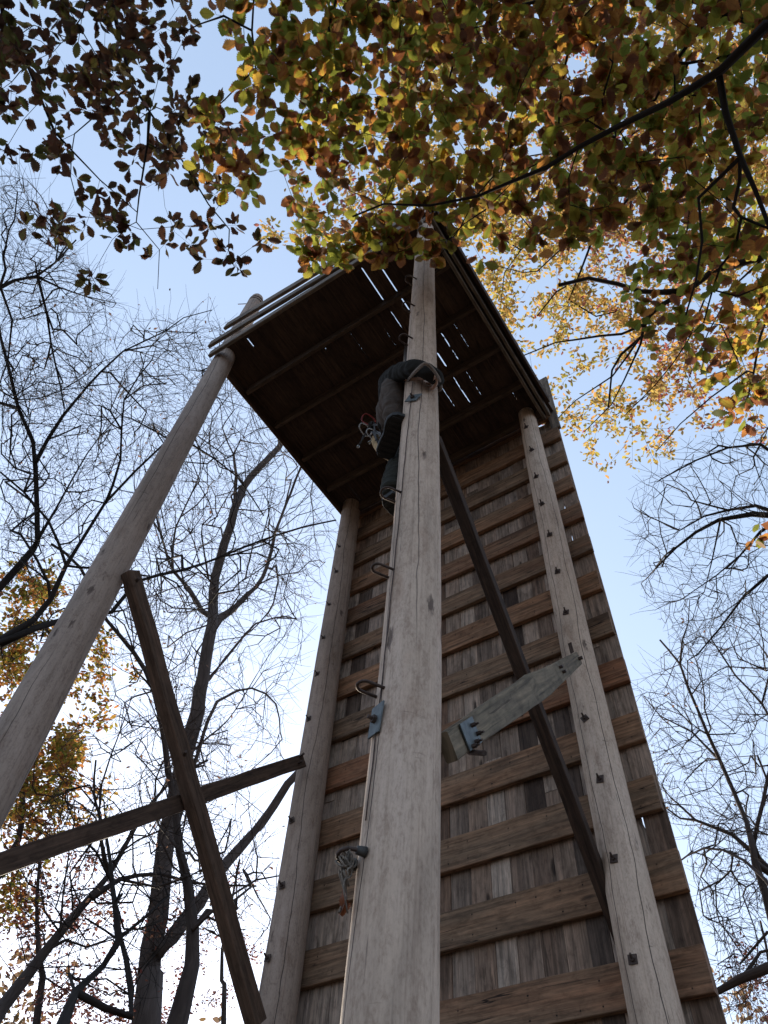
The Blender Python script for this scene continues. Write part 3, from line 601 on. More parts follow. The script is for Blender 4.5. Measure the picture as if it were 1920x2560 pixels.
# ================================================================== trees
def tmesh(name, V, Fc, sides_uv, rnd, mat, parent): pass
class Net:
    def __init__(s):
        s.cap = 4096; s.p = np.zeros((s.cap, 3)); s.d = np.zeros((s.cap, 3)); s.par = np.full(s.cap, -1); s.r = np.zeros(s.cap); s.fixed = np.zeros(s.cap, bool); s.n = 0
    def add(s, p, par, r=0, fixed=False):
        if s.n >= s.cap:
            s.cap *= 2
            for k in ('p', 'd'): a = np.zeros((s.cap, 3)); a[:s.n] = getattr(s, k)[:s.n]; setattr(s, k, a)
            a = np.full(s.cap, -1); a[:s.n] = s.par[:s.n]; s.par = a
            a = np.zeros(s.cap); a[:s.n] = s.r[:s.n]; s.r = a
            a = np.zeros(s.cap, bool); a[:s.n] = s.fixed[:s.n]; s.fixed = a
        i = s.n; s.p[i] = p; s.par[i] = par; s.r[i] = r; s.fixed[i] = fixed
        s.d[i] = nrm(np.asarray(p)-s.p[par]) if par >= 0 else (0, 0, 1); s.n += 1; return i
    def limb(s, pts, radii, start=None, step=.25, jit=.02):
        """traced limb; start = node index to grow from, or None for a new root"""
        pts = [np.array(q, float) for q in pts]
        if start is not None and start < 0:      # nearest existing node
            start = int(np.argmin(((s.p[:s.n]-pts[0])**2).sum(1)))
        last = start if start is not None else s.add(pts[0], -1, radii[0], True)
        if start is not None: pts = [s.p[start]]+pts; radii = [min(radii[0], s.r[start] or radii[0])]+list(radii)
        out = [last]; P = len(pts)
        for i in range(P-1):
            a, b = pts[i], pts[i+1]; pa = pts[max(i-1, 0)]; pb = pts[min(i+2, P-1)]; L = np.linalg.norm(b-a); n = max(1, int(L/step))
            if L < 1e-5: continue
            for k in range(1, n+1):
                t = k/n; q = .5*((2*a)+(-pa+b)*t+(2*pa-5*a+4*b-pb)*t*t+(-pa+3*a-3*b+pb)*t**3) if L < 4 else a+(b-a)*t
                r = radii[i]+(radii[i+1]-radii[i])*t
                last = s.add(q+rng.normal(0, jit*min(1, r*12), 3), last, r, True); out.append(last)
        return out
    def grow(s, pts, seg=.25, jit=.25, bias=.5, up=.0, maxd=1e9):
        pts = np.asarray(pts); d0 = np.full(len(pts), 1e9)
        for c in range(0, s.n, 512):
            q = s.p[c:min(c+512, s.n)]; d0 = np.minimum(d0, np.sqrt(((pts[:, None]-q[None])**2).sum(2)).min(1))
        ends = []
        for k in np.argsort(d0+rng.random(len(pts))*.3):
            p = pts[k]; v = p-s.p[:s.n]; d = np.sqrt((v**2).sum(1))+1e-6; cs = (v*s.d[:s.n]).sum(1)/d
            cost = d*(1+bias*(1-cs)); i = int(np.argmin(cost)); D = d[i]
            if D > maxd or D < .02: continue
            n = max(1, int(D/seg)); a = s.p[i].copy(); last = i; c1 = a+s.d[i]*D*.3+np.array([0, 0, up*D])
            for j in range(1, n+1):
                t = j/n; q = (1-t)**2*a+2*t*(1-t)*(c1*.5+(a+p)/2*.5)+t*t*p
                if j < n: q = q+rng.normal(0, jit*seg*.35, 3)
                last = s.add(q, last)
            ends.append(last)
        return ends
    def twigs(s, prob, length, seg=3, spread=.42, lo=0):
        n0 = s.n; leafy = []
        for i in range(lo, n0):
            if s.fixed[i] or s.par[i] < 0 or rng.random() > prob: continue
            for q in range(rng.integers(1, 3)):
                d = nrm(s.d[i]+rng.normal(0, spread, 3)); L = length*rng.uniform(.5, 1.5); last = i; p = s.p[i].copy()
                for j in range(seg):
                    d = nrm(d+rng.normal(0, .10, 3)+np.array([0, 0, .05])); p = p+d*L/seg; last = s.add(p, last)
                leafy.append(last)
        return leafy
    def radii(s, tip, e=2.3, cap=None):
        n = s.n; cnt = np.zeros(n); ch = np.zeros(n, int)
        np.add.at(ch, s.par[:n][s.par[:n] >= 0], 1); cnt[ch == 0] = 1
        for i in range(n-1, -1, -1):
            if s.par[i] >= 0: cnt[s.par[i]] += cnt[i]
        rr = tip*np.maximum(cnt, 1)**(1/e)
        if cap: rr = np.minimum(rr, cap)
        rr[ch == 0] *= .6
        s.cnt = cnt; s.r[:n] = np.where(s.fixed[:n], s.r[:n], rr)
        for i in range(n):
            if not s.fixed[i] and s.par[i] >= 0: s.r[i] = min(s.r[i], s.r[s.par[i]]*.92)
    def mesh(s, name, mat, parent):
        n = s.n; kids = [[] for _ in range(n)]
        for i in range(n):
            if s.par[i] >= 0: kids[s.par[i]].append(i)
        V = []; Fq = []; UV = []; nv = 0; starts = [i for i in range(n) if s.par[i] < 0]
        stack = [(i, -1) for i in starts]
        while stack:
            i, par = stack.pop(); chain = [] if par < 0 else [par]; cur = i
            while True:
                chain.append(cur); ks = kids[cur]
                if not ks: break
                ks = sorted(ks, key=lambda k: -s.r[k]-(100 if s.fixed[k] and s.fixed[cur] and k == cur+1 else 0))
                for k in ks[1:]: stack.append((k, cur))
                cur = ks[0]
            P = s.p[chain]; rr = s.r[chain].copy()
            if par >= 0: rr[0] = min(rr[0], rr[1]*1.15)
            m = len(P); pxr = rr.max()/max(np.linalg.norm(P[0]), 1)*F_PX
            S = 14 if pxr > 14 else 9 if pxr > 5 else 5 if pxr > 1.6 else 3
            T = np.gradient(P, axis=0) if m > 1 else np.array([[0, 0, 1.]]); T /= np.linalg.norm(T, axis=1)[:, None]+1e-12
            ref = np.array([.31, .22, .92]) if abs(T[0] @ np.array([.31, .22, .92])) < .9 else np.array([1., 0, 0])
            N = np.cross(T, ref); N /= np.linalg.norm(N, axis=1)[:, None]+1e-12; B = np.cross(T, N)
            a = np.arange(S)*2*np.pi/S; ringv = P[:, None]+rr[:, None, None]*(np.cos(a)[None, :, None]*N[:, None]+np.sin(a)[None, :, None]*B[:, None])
            if S >= 9: ringv += rng.normal(0, 1, ringv.shape)*(rr[:, None, None]*.05)
            V.append(ringv.reshape(-1, 3)); idx = np.arange(m*S).reshape(m, S)+nv; nv += m*S
            A = idx[:-1]; Bq = idx[1:]; Fq.append(np.stack([A, np.roll(A, -1, 1), np.roll(Bq, -1, 1), Bq], 2).reshape(-1, 4))
            L = np.concatenate([[0], np.cumsum(np.linalg.norm(np.diff(P, axis=0), axis=1))])+rng.random()*20
            cv = np.arange(S+1)/S*2*np.pi*rr.mean()
            u0 = np.repeat(L[:-1], S); u1 = np.repeat(L[1:], S); v0 = np.tile(cv[:-1], m-1); v1 = np.tile(cv[1:], m-1)
            UV.append(np.stack([np.stack([u0, v0], 1), np.stack([u0, v1], 1), np.stack([u1, v1], 1), np.stack([u1, v0], 1)], 1).reshape(-1, 2))
        return npmesh(name, np.concatenate(V), np.concatenate(Fq), np.concatenate(UV), None, mat, parent, True)
def npmesh(name, V, Fc, UV, rnd, mat, parent, smooth=False):
    k = Fc.shape[1]; me = bpy.data.meshes.new(name); me.vertices.add(len(V)); me.vertices.foreach_set("co", V.astype('f').ravel())
    me.loops.add(Fc.size); me.loops.foreach_set("vertex_index", Fc.astype('i').ravel()); me.polygons.add(len(Fc)); me.polygons.foreach_set("loop_start", np.arange(0, Fc.size, k, dtype='i'))
    if UV is not None: l = me.uv_layers.new(name="UVMap"); l.data.foreach_set("uv", UV.astype('f').ravel())
    if rnd is not None: a = me.attributes.new("rnd", 'FLOAT', 'FACE'); a.data.foreach_set("value", rnd.astype('f'))
    me.update(calc_edges=True)
    if smooth: me.polygons.foreach_set("use_smooth", np.ones(len(Fc), bool))
    return link(name, me, mat, parent)
def leaf_template(big):
    """x along the midrib 0..1, y sideways, slight fold; triangles and uv (u along, v = distance from midrib)"""
    ts = np.linspace(0, 1, 10 if big else 5); V = [(t, 0, 0) for t in ts]; tri = []; vv = [0]*len(ts)
    def w(t): return .30*math.sin(math.pi*t**1.25)**.75*(1+.1*t) if big else .24*math.sin(math.pi*t**.9)
    for s in (1, -1):
        if big:
            te = []; N = 9
            for k in range(N):
                t = (k+.5)/N; te.append((t-.02, w(t)*1.10)); te.append((t+.045, w(min(1, t+.05))*.80))
        else: te = [(t, w(t)) for t in (.25, .55, .8)]
        pts = [(0, 0)]+te+[(1, 0)]; b = len(V)
        for x_, y_ in te: V.append((x_, s*y_, -.28*y_+.05*math.sin(x_*9)*y_*4)); vv.append(1)
        def vi(k): return 0 if k == 0 else (len(ts)-1 if k == len(te)+1 else b+k-1)
        for k in range(len(te)+1):
            x0, x1 = pts[k][0], pts[k+1][0]; mi = int(round((x0+x1)/2*(len(ts)-1))); mi = min(max(mi, 0), len(ts)-1)
            tr = (mi, vi(k), vi(k+1)) if s < 0 else (mi, vi(k+1), vi(k))
            if len(set(tr)) == 3: tri.append(tr)
        last = None; ms = [min(max(int(round((pts[k][0]+pts[k+1][0])/2*(len(ts)-1))), 0), len(ts)-1) for k in range(len(te)+1)]
        for k in range(len(te)):
            for mm in range(ms[k], ms[k+1]):
                tr = (mm, vi(k+1), mm+1) if s < 0 else (mm, mm+1, vi(k+1)); tri.append(tr)
    V = np.array(V); V[:, 2] -= .10*(V[:, 0]-.3)**2*2; return V, np.array(tri), np.array(vv, float)
LT = {True: leaf_template(True), False: leaf_template(False)}
def leaves(name, pos, direc, size, rnd, mat, parent, big, tilt=.5, flat=1.0, narrow=1.0):
    V, T, vv = LT[big]; K = len(pos); pos = np.asarray(pos); d = np.asarray(direc, float); d /= np.linalg.norm(d, axis=1)[:, None]+1e-9
    up = np.tile([0, 0, 1.], (K, 1))*flat+rng.normal(0, tilt, (K, 3)); n = up-d*(up*d).sum(1)[:, None]; n /= np.linalg.norm(n, axis=1)[:, None]+1e-9; s_ = np.cross(n, d)
    wid = rng.uniform(.85, 1.15, K)*narrow; curl = rng.uniform(-1.2, 2.6, K)
    lv = V[None].repeat(K, 0); lv[:, :, 1] *= wid[:, None]; lv[:, :, 2] *= curl[:, None]; lv[:, :, 1] += (lv[:, :, 0]**2)*rng.normal(0, .10, K)[:, None]; lv[:, :, 2] += .16*np.sin(lv[:, :, 0]*5+rng.uniform(0, 6, K)[:, None])*rng.uniform(0, .6, K)[:, None]
    W = pos[:, None]+size[:, None, None]*(lv[:, :, :1]*d[:, None]+lv[:, :, 1:2]*s_[:, None]+lv[:, :, 2:3]*n[:, None])
    F_ = (T[None]+np.arange(K)[:, None, None]*len(V)).reshape(-1, 3); uv = np.stack([V[T][:, :, 0], vv[T]], 2).reshape(1, -1, 2).repeat(K, 0).reshape(-1, 2)
    return npmesh(name, W.reshape(-1, 3), F_, uv, np.repeat(rnd, len(T)), mat, parent)
def mask_points(cells, per, dist, cw=120, ch=100, x0=0, y0=0, thr=0):
    """scatter points over the picture cells, each at its own distance: real positions in the crown"""
    out = []
    for r_, row in enumerate(cells):
        for c_, v in enumerate(row):
            n = rng.poisson(per*v)
            for _ in range(n): out.append(at(x0+(c_+rng.random())*cw, y0+(r_+rng.random())*ch, dist(rng.random(), x0+c_*cw, y0+r_*ch)))
    return np.array(out)
def poly_points(poly, n, d0, d1):
    xs = [p[0] for p in poly]; ys = [p[1] for p in poly]; out = []
    while len(out) < n:
        x = rng.uniform(min(xs), max(xs)); y = rng.uniform(min(ys), max(ys)); c = False; j = len(poly)-1
        for i in range(len(poly)):
            if (poly[i][1] > y) != (poly[j][1] > y) and x < (poly[j][0]-poly[i][0])*(y-poly[i][1])/(poly[j][1]-poly[i][1])+poly[i][0]: c = not c
            j = i
        if c: out.append(at(x, y, rng.uniform(d0, d1)))
    return np.array(out)
def L2(pts, d0, d1, w0, w1):
    """traced limb: picture points, distance and width (px) interpolated"""
    n = len(pts); P = []; Rr = []
    for i, (x, y) in enumerate(pts):
        t = i/(n-1); d = d0+(d1-d0)*t; P.append(at(x, y, d)); Rr.append(w0*(w1/w0)**(t**.85)/2*d/F_PX)
    return P, Rr
M['bark'] = bark('dark_bark', (.055, .042, .036)); M['bark2'] = bark('grey_brown_bark', (.095, .075, .066)); M['bark3'] = bark('black_bark', (.028, .024, .022))

def cluster_leaves(ends, net, per, size, spread):
    """leaves radiating from twig ends"""
    P = []; D = []
    for e in ends:
        p = net.p[e]; d = net.d[e]; n = rng.integers(per[0], per[1]+1)
        for k in range(n):
            a = rng.uniform(0, 6.28); dd = nrm(d*rng.uniform(.1, .9)+np.array([math.cos(a), math.sin(a), rng.uniform(-.45, .25)])); P.append(p+dd*.012-d*rng.uniform(0, spread)); D.append(dd)
    return np.array(P), np.array(D)

# ---- chestnut oaks overhead ------------------------------------------------
oakA_stops = [(.0, (.09, .105, .018)), (.25, (.15, .16, .025)), (.45, (.24, .20, .03)), (.57, (.28, .13, .03)), (.70, (.15, .058, .022)), (.85, (.08, .032, .02)), (1, (.12, .11, .02))]
oakB_stops = [(.0, (.075, .08, .022)), (.25, (.10, .075, .025)), (.45, (.10, .045, .022)), (.75, (.065, .032, .022)), (1, (.05, .04, .022))]
M['oak'] = leafmat('oak_leaf', oakA_stops, (.20, .07, .022, 1), .64, 2.0); M['oak2'] = leafmat('oak_leaf_brown', oakB_stops, (.07, .022, .014, 1), .5, 1.3)
gA = [[0, 0, 0, 0, 2, 9, 9, 9, 9, 9, 9, 9, 9, 9, 9, 9], [0, 0, 0, 0, 0, 9, 9, 9, 9, 9, 9, 9, 9, 9, 9, 9], [0, 0, 0, 0, 3, 7, 9, 9, 9, 9, 9, 9, 9, 9, 9, 9],
      [0, 0, 0, 0, 4, 7, 9, 9, 9, 9, 9, 9, 9, 9, 9, 9], [0, 0, 0, 0, 2, 3, 8, 8, 8, 9, 9, 9, 9, 9, 9, 9], [0, 0, 0, 0, 0, 0, 5, 6, 4, 5, 4, 4, 6, 8, 9, 9],
      [0, 0, 0, 0, 0, 0, 2, 1.5, .3, .3, .2, 1.5, .8, 4, 9, 9], [0, 0, 0, 0, 0, 0, 0, 0, 0, 0, 0, 0, .2, 3, 7, 8], [0, 0, 0, 0, 0, 0, 0, 0, 0, 0, 0, 0, 0, .7, 3, 5], [0, 0, 0, 0, 0, 0, 0, 0, 0, 0, 0, 0, 0, 0, .3, 2.5], [0, 0, 0, 0, 0, 0, 0, 0, 0, 0, 0, 0, 0, 0, 0, 1.5]]
gB = [[4, 4, 7, 5, 0, 0], [7, 6, 7, 5, 0, 0], [7, 7, 7, 5, 2, 0], [2, 4, 5, 3, 4, 0], [0, 2, 4, 3, 4, 1], [.2, 2.5, 3, 2.5, 3, 0], [0, .3, .2, .2, 1, 0]]
# the crowns carry on beyond the picture's edge
gA = [r+[r[-1]]*3 for r in gA]; gA = [gA[0]]*3+gA
gB = [[r[0]]*3+r for r in gB]; gB = [gB[0]]*3+gB
def oak(name, label, trunk, limbs, grid, mat, per, dist, root_i, extra=[], narrow=1.0, tilt=.38, x0=0):
    t = empty(name, (trunk[0], trunk[1], GZ), label, 'tree'); net = Net()
    net.limb([np.array(trunk[:2]+(GZ-.1,)), np.array([trunk[0]+.1, trunk[1]+.05, 1.0]), np.array([trunk[0], trunk[1], trunk[2]])], [.22, .17, .14], None, .4, .02)
    for pts, d0, d1, w0, w1, st in limbs:
        P, Rr = L2(pts, d0, d1, w0, w1); net.limb(P, Rr, -1 if st else net_top(net), .2, .03)
    pts = mask_points(grid, per, dist, x0=x0, y0=-300)
    if extra: pts = np.concatenate([pts]+[np.array([at(x, y, d)]) for x, y, d in extra])
    ends = net.grow(pts, .16, .45, .45); net.radii(.0016, 2.0, .012)
    net.mesh('trunk', M['bark3'], t)
    P, D = cluster_leaves(ends, net, (4, 7), 1, .10)
    low = P[:, 2] > 1.0; P, D = P[low], D[low]
    sz = rng.uniform(.07, .122, len(P)); rn = rng.random(len(P)); patch = np.sin(P[:, 0]*2.1+P[:, 1]*1.3)*.12
    leaves('foliage', P, D, sz, np.clip(rn+patch, 0, 1), mat, t, True, tilt, 1.0, narrow); return t
def net_top(net): return 0 if net.n < 2 else net.n-1
distA = lambda q, x, y: 5.35+1.5*q+(.5 if x > 1500 else 0)-(.3 if y > 500 else 0)
limbsA = [([(2150, -60), (1920, 64), (1799, 179), (1672, 249), (1539, 318), (1365, 417), (1284, 451), (1191, 492), (1076, 512), (960, 509), (880, 540)], 5.3, 5.25, 30, 4, 0),
          ([(1799, 179), (1815, 280), (1850, 395), (1890, 480), (1925, 565)], 5.3, 5.1, 15, 9, 1), ([(1850, 395), (1750, 495), (1757, 600), (1740, 700), (1715, 790)], 5.2, 5.1, 9, 4, 1),
          ([(1191, 492), (1150, 570), (1100, 640)], 5.8, 5.7, 4, 2, 1), ([(1284, 451), (1220, 520), (1160, 560), (1120, 600)], 5.8, 5.7, 6, 2, 1),
          ([(2150, -60), (1760, 60), (1640, 250), (1550, 330)], 6.3, 6.4, 14, 4, 1), ([(1920, 64), (1500, -40), (1400, 260), (1395, 400)], 6.6, 6.2, 10, 3, 1),
          ([(1500, -40), (1190, 60), (1120, 210), (1060, 330)], 6.6, 6.2, 9, 3, 1), ([(1190, 60), (845, -20), (843, 180), (838, 380)], 6.4, 6.0, 9, 4, 1), ([(845, -20), (635, -10), (640, 170), (560, 250)], 6.2, 6.0, 8, 3, 1), ([(838, 160), (780, 220), (735, 330)], 6.0, 6.0, 5, 2, 1), ([(560, 40), (500, 60), (430, 95)], 6.0, 6.0, 5, 2, 1)]
oak('chestnut_oak', 'near oak overhead with olive, gold and rust toothed leaves filling the top right', (3.6, .6, 3.6), limbsA, gA, M['oak'], 1.38, distA, 0,
    [(1062, 645, 5.7)]+[(x, y, 5.65) for x, y in ((1085, 520), (1100, 555), (1050, 545), (1020, 560), (990, 590), (960, 580), (930, 600), (1010, 625), (975, 635), (940, 640), (1060, 590), (1120, 530), (880, 610), (905, 560), (1040, 515), (835, 600), (800, 640), (760, 600), (770, 660), (740, 640), (1130, 590), (1095, 600))]+[ (1370, 570, 5.9), (1345, 590, 5.9), (790, 655, 5.7), (760, 630, 5.7), (850, 640, 5.7), (900, 600, 5.7), (1000, 620, 5.7), (1880, 960, 5.6), (1860, 1010, 5.6), (1895, 1340, 6.5), (1880, 1360, 6.5)])
distB = lambda q, x, y: 6.0+1.6*q
limbsB = [([(250, -260), (278, 0), (301, 98), (315, 150), (333, 214), (376, 283), (440, 376), (521, 509), (573, 573), (571, 625), (585, 665)], 7.0, 6.2, 13, 2, 0),
          ([(376, 283), (370, 359), (347, 492), (341, 555), (399, 625), (394, 723)], 6.5, 6.3, 8, 1.5, 1),
          ([(250, -260), (0, 0), (69, 162), (104, 249), (139, 330), (174, 370)], 7.0, 6.6, 12, 4, 1), ([(174, 370), (250, 450), (341, 530)], 6.6, 6.4, 4, 2, 1), ([(278, 0), (215, 0), (205, 40), (170, 95)], 6.9, 6.6, 7, 2, 1)]
oak('chestnut_oak', 'oak branch with dark brown toothed leaves hanging in at the top left', (-1.9, -3.4, 4.2), limbsB, gB, M['oak2'], 1.6, distB, 0,
    [(100, 530, 6.4), (150, 560, 6.4), (130, 590, 6.4), (280, 600, 6.5), (210, 690, 6.5), (225, 700, 6.5), (240, 695, 6.5), (375, 650, 6.4), (560, 650, 6.2), (610, 680, 6.2), (600, 640, 6.2), (560, 620, 6.2), (670, 590, 6.2), (10, 380, 6.6), (20, 400, 6.6), (430, 590, 6.3)], .86, .6, -360)

# ---- yellow tree behind on the right ---------------------------------------
M['yel'] = leafmat('yellow_leaf', [(.0, (.30, .27, .06)), (.3, (.46, .32, .08)), (.55, (.46, .25, .08)), (.75, (.28, .27, .10)), (.9, (.36, .13, .08)), (1, (.28, .09, .09))], None, .5, 1.3)
gY = [[0]*6+[0, 0, 1, 4, 5, 5, 5, 5, 5, 5], [0]*6+[0, 0, 2, 4, 5, 5, 5, 5, 5, 5], [0]*6+[0, 2, 3, 4, 4, 5, 5, 5, 5, 5], [0]*6+[0, 2, 4, 4, 4, 5, 5, 5, 5, 5], [0]*6+[2, 3, 5, 5, 6, 6, 6, 6, 5, 5],
      [0]*5+[1, 4, 3, 4, 8, 9, 9, 8, 7, 6, 5], [0]*9+[7, 9, 9, 7, 6, 6, 6], [0]*9+[1, 6, 7, 5, 4, 5, 5], [0]*10+[3, 4, 3, 5, 6, 6], [0]*11+[4, 5, 5, 5, 4], [0]*11+[2, 4.5, 4, 3.5, 1.5], [0]*11+[.3, 1, 1.6, .3, 0]]
gY = [r+[r[-1]]*4 for r in gY]; gY = [gY[0]]*2+gY
ty = empty('autumn_tree', (9.5, 7.5, GZ), 'sunlit yellow and orange small-leaved tree behind the tower on the right', 'tree'); net = Net()
net.limb([np.array([9.5, 7.5, GZ-.1]), np.array([9.2, 7.6, 4]), np.array([8.2, 7.6, 8.5])], [.3, .24, .2], None, .5, .02)
for pts, d0, d1, w0, w1, st in (
    ([(2150, 520), (1920, 640), (1786, 687), (1721, 724), (1651, 769), (1617, 800), (1600, 843), (1555, 882), (1528, 925), (1521, 1017)], 11.44, 11.25, 26, 4, 0),
    ([(1721, 724), (1651, 732), (1608, 728), (1547, 711), (1469, 700), (1400, 715)], 11.44, 11.25, 15, 9, 1),
    ([(1617, 808), (1555, 835), (1443, 847), (1387, 856), (1308, 889)], 11.26, 10.80, 9, 3, 1),
    ([(1920, 640), (1700, 400), (1486, 600), (1443, 700), (1391, 730), (1343, 791)], 11.88, 11.34, 10, 3, 1),
    ([(1486, 600), (1425, 600), (1343, 678), (1308, 682), (1204, 656)], 11.26, 11.16, 6, 2, 1),
    ([(1608, 800), (1604, 860), (1560, 950), (1530, 1010), (1460, 1080)], 11.26, 10.98, 9, 2, 1), ([(1600, 843), (1530, 940), (1440, 1000), (1390, 1050)], 11.26, 10.98, 6, 2, 1),
    ([(2150, 520), (1960, 700), (1900, 850), (1870, 1000)], 11.44, 10.80, 12, 4, 1), ([(1870, 930), (1780, 990), (1700, 1060), (1640, 1130)], 10.91, 10.80, 5, 2, 1), ([(1920, 640), (1850, 700), (1770, 830), (1720, 950)], 11.44, 11.25, 7, 2, 1), ([(1786, 687), (1720, 850), (1640, 960), (1560, 1040)], 11.44, 11.25, 5, 2, 1)):
    P, Rr = L2(pts, d0, d1, w0, w1); net.limb(P, Rr, net.n-1 if st == 0 else -1, .3, .05)
ends = net.grow(mask_points(gY, 2.6, lambda q, x, y: 11.5+3.5*q, y0=-200), .3, .4, .5); net.radii(.0028, 2.2, .03)
net.mesh('trunk', M['bark3'], ty); P, D = cluster_leaves(ends, net, (20, 30), 1, .32)
leaves('foliage', P+rng.normal(0, .06, P.shape), D, rng.uniform(.06, .105, len(P)), np.clip(.5+.28*rng.normal(0, 1, len(P))+.2*np.sin(P[:, 0]*1.7), 0, 1), M['yel'], ty, False, .7)

# ---- bare trees ------------------------------------------------------------
M['few'] = leafmat('withered_leaf', [(0, (.10, .07, .05)), (1, (.22, .12, .08))], None, .4)
def bare(label, base, limbs, polys, tip, mat, tw=(.5, .45), few=120, name='bare_tree', seg=.35, group=None):
    q0, q1 = at(*limbs[0][0][0], limbs[0][1]), at(*limbs[0][0][1], limbs[0][1]); q0, q1 = L2(*limbs[0])[0][:2]; sl_ = (q0-q1)/max(abs(q0[2]-q1[2]), .4); hh = q0[2]-GZ
    b = q0+np.array([sl_[0], sl_[1], 0])*min(hh*.5, 2.0); b[2] = GZ; t = empty(name, tuple(b), label, 'tree', group); net = Net()
    first = True
    for pts, d0, d1, w0, w1 in limbs:
        P, Rr = L2(pts, d0, d1, w0, w1)
        if first: net.limb([b-np.array([0, 0, .2])]+P, [Rr[0]*1.3]+Rr, None, .35, .015); first = False
        else: net.limb(P, Rr, -1, .3, .02)
    for poly, n, d0, d1 in polys: ends = net.grow(poly_points(poly, n, d0, d1), seg, .20, 1.0, .05)
    tips = net.twigs(tw[0], tw[1]); net.radii(tip, 2.25, None); net.mesh('trunk', mat, t)
    if few:
        idx = rng.choice(tips, few); P = net.p[idx]; leaves('foliage', P, rng.normal(0, 1, P.shape), rng.uniform(.04, .08, len(P)), rng.random(len(P)), M['few'], t, False, .8)
    return t, net
def gbase(px, py, d, dx=0, dy=0): p = at(px, py, d); return (float(p[0]+dx), float(p[1]+dy))
# centre-left forked tree
bare('tall forked tree with a pinkish grey trunk between the crossed braces and the wall', gbase(350, 2620, 12.5, .3, -.2),
     [([(361, 2560), (370, 2440), (399, 2211), (433, 2012), (490, 1784), (513, 1653), (530, 1560), (530, 1516), (548, 1402), (586, 1275), (607, 1224), (650, 1165), (696, 1119), (740, 1040)], 12.5, 19, 56, 13),
      ([(530, 1560), (600, 1505), (655, 1442), (700, 1300), (760, 1150)], 16.5, 19, 22, 5), ([(530, 1545), (507, 1530), (473, 1471), (433, 1425), (400, 1330), (370, 1200)], 16.5, 19, 18, 4),
      ([(586, 1275), (590, 1190), (584, 1136), (600, 1100)], 18, 19, 10, 5), ([(433, 1425), (440, 1320), (500, 1180), (490, 1100)], 17.5, 19, 8, 2),
      ([(399, 2382), (467, 2297), (524, 2211), (570, 2154), (650, 2060), (745, 1930)], 13, 15, 34, 18), ([(420, 2130), (520, 1800), (560, 1745), (630, 1720), (690, 1760), (700, 1830)], 14, 16, 12, 3),
      ([(500, 1720), (560, 1650), (640, 1560), (720, 1540)], 15.5, 17, 12, 3), ([(415, 1960), (500, 1860), (570, 1800), (640, 1690)], 14.5, 16.5, 10, 2)],
     [([(330, 1050), (520, 900), (760, 1080), (860, 1300), (780, 1500), (700, 1900), (560, 2000), (420, 1900), (330, 1500)], 1955, 15, 20)], 0.0039, M['bark2'], (.5, .5), 150)
bare('dark slender tree rising left of the forked tree behind the crossed braces', gbase(450, 2620, 10.5),
     [([(444, 2559), (478, 2411), (484, 2325), (467, 2211), (450, 2126), (438, 2012), (421, 1926), (399, 1784), (364, 1676), (307, 1596), (268, 1550), (200, 1420), (130, 1360)], 10.5, 15, 40, 6),
      ([(484, 2325), (560, 2250), (640, 2200), (700, 2190)], 11, 12, 10, 3), ([(450, 2126), (395, 2060), (390, 1950), (420, 1880)], 11.5, 13, 8, 3)],
     [([(130, 1350), (300, 1350), (440, 1600), (700, 2050), (700, 2400), (420, 2350), (320, 1900)], 714, 11, 15)], 0.0032, M['bark'], (.5, .4), 120)
bare('leaning bare tree crossing the bottom left corner', gbase(-160, 2700, 10),
     [([(-30, 2580), (0, 2525), (114, 2382), (228, 2240), (273, 2188), (342, 2063), (420, 1960), (520, 1900)], 10, 14, 40, 5), ([(228, 2240), (300, 2200), (400, 2185), (500, 2210), (640, 2215)], 11.5, 13, 16, 4), ([(262, 2143), (250, 2080), (255, 1960), (300, 1830), (330, 1740)], 12, 13, 10, 2)],
     [([(0, 1900), (300, 1750), (520, 1800), (620, 2000), (600, 2300), (200, 2500), (0, 2400)], 714, 10.5, 14)], 0.0032, M['bark'], (.5, .4), 150)
bare('thin crooked bare tree forking low near the bottom left', gbase(150, 2640, 9.5),
     [([(154, 2559), (188, 2479), (256, 2416), (302, 2342), (364, 2291), (420, 2240)], 9.5, 12, 26, 4), ([(300, 2348), (290, 2260), (275, 2160), (262, 2080), (235, 1990), (240, 1900)], 10.5, 12.5, 16, 4), ([(330, 2541), (313, 2400), (298, 2340)], 10, 10.8, 14, 10)],
     [([(60, 2000), (420, 1900), (480, 2300), (330, 2560), (60, 2500)], 510, 10, 13.5)], 0.0030, M['bark3'], (.5, .35), 100)
# branches reaching in from the left
bare('dark bare tree reaching in from the left with limbs behind the left pole', gbase(-520, 1700, 12),
     [([(-420, 1900), (-160, 1680), (0, 1600), (85, 1552), (125, 1499), (165, 1414), (200, 1359), (262, 1258), (338, 1178), (422, 1098), (506, 971), (560, 880)], 11, 12, 34, 3),
      ([(0, 1607), (85, 1570), (160, 1548), (280, 1528), (340, 1455), (456, 1425), (512, 1408), (700, 1334), (840, 1300)], 11, 13, 22, 4), ([(422, 1098), (480, 1110), (590, 1190), (660, 1290)], 12, 12.5, 8, 3),
      ([(262, 1258), (300, 1150), (310, 1000), (380, 900)], 11.6, 12, 8, 3), ([(165, 1414), (120, 1300), (60, 1230), (0, 1180)], 11.5, 12, 8, 4)],
     [([(0, 1000), (300, 900), (560, 780), (640, 1000), (720, 1300), (800, 1450), (400, 1650), (250, 1500), (0, 1700)], 1870, 11, 14.5)], 0.0026, M['bark3'], (.55, .38), 150)
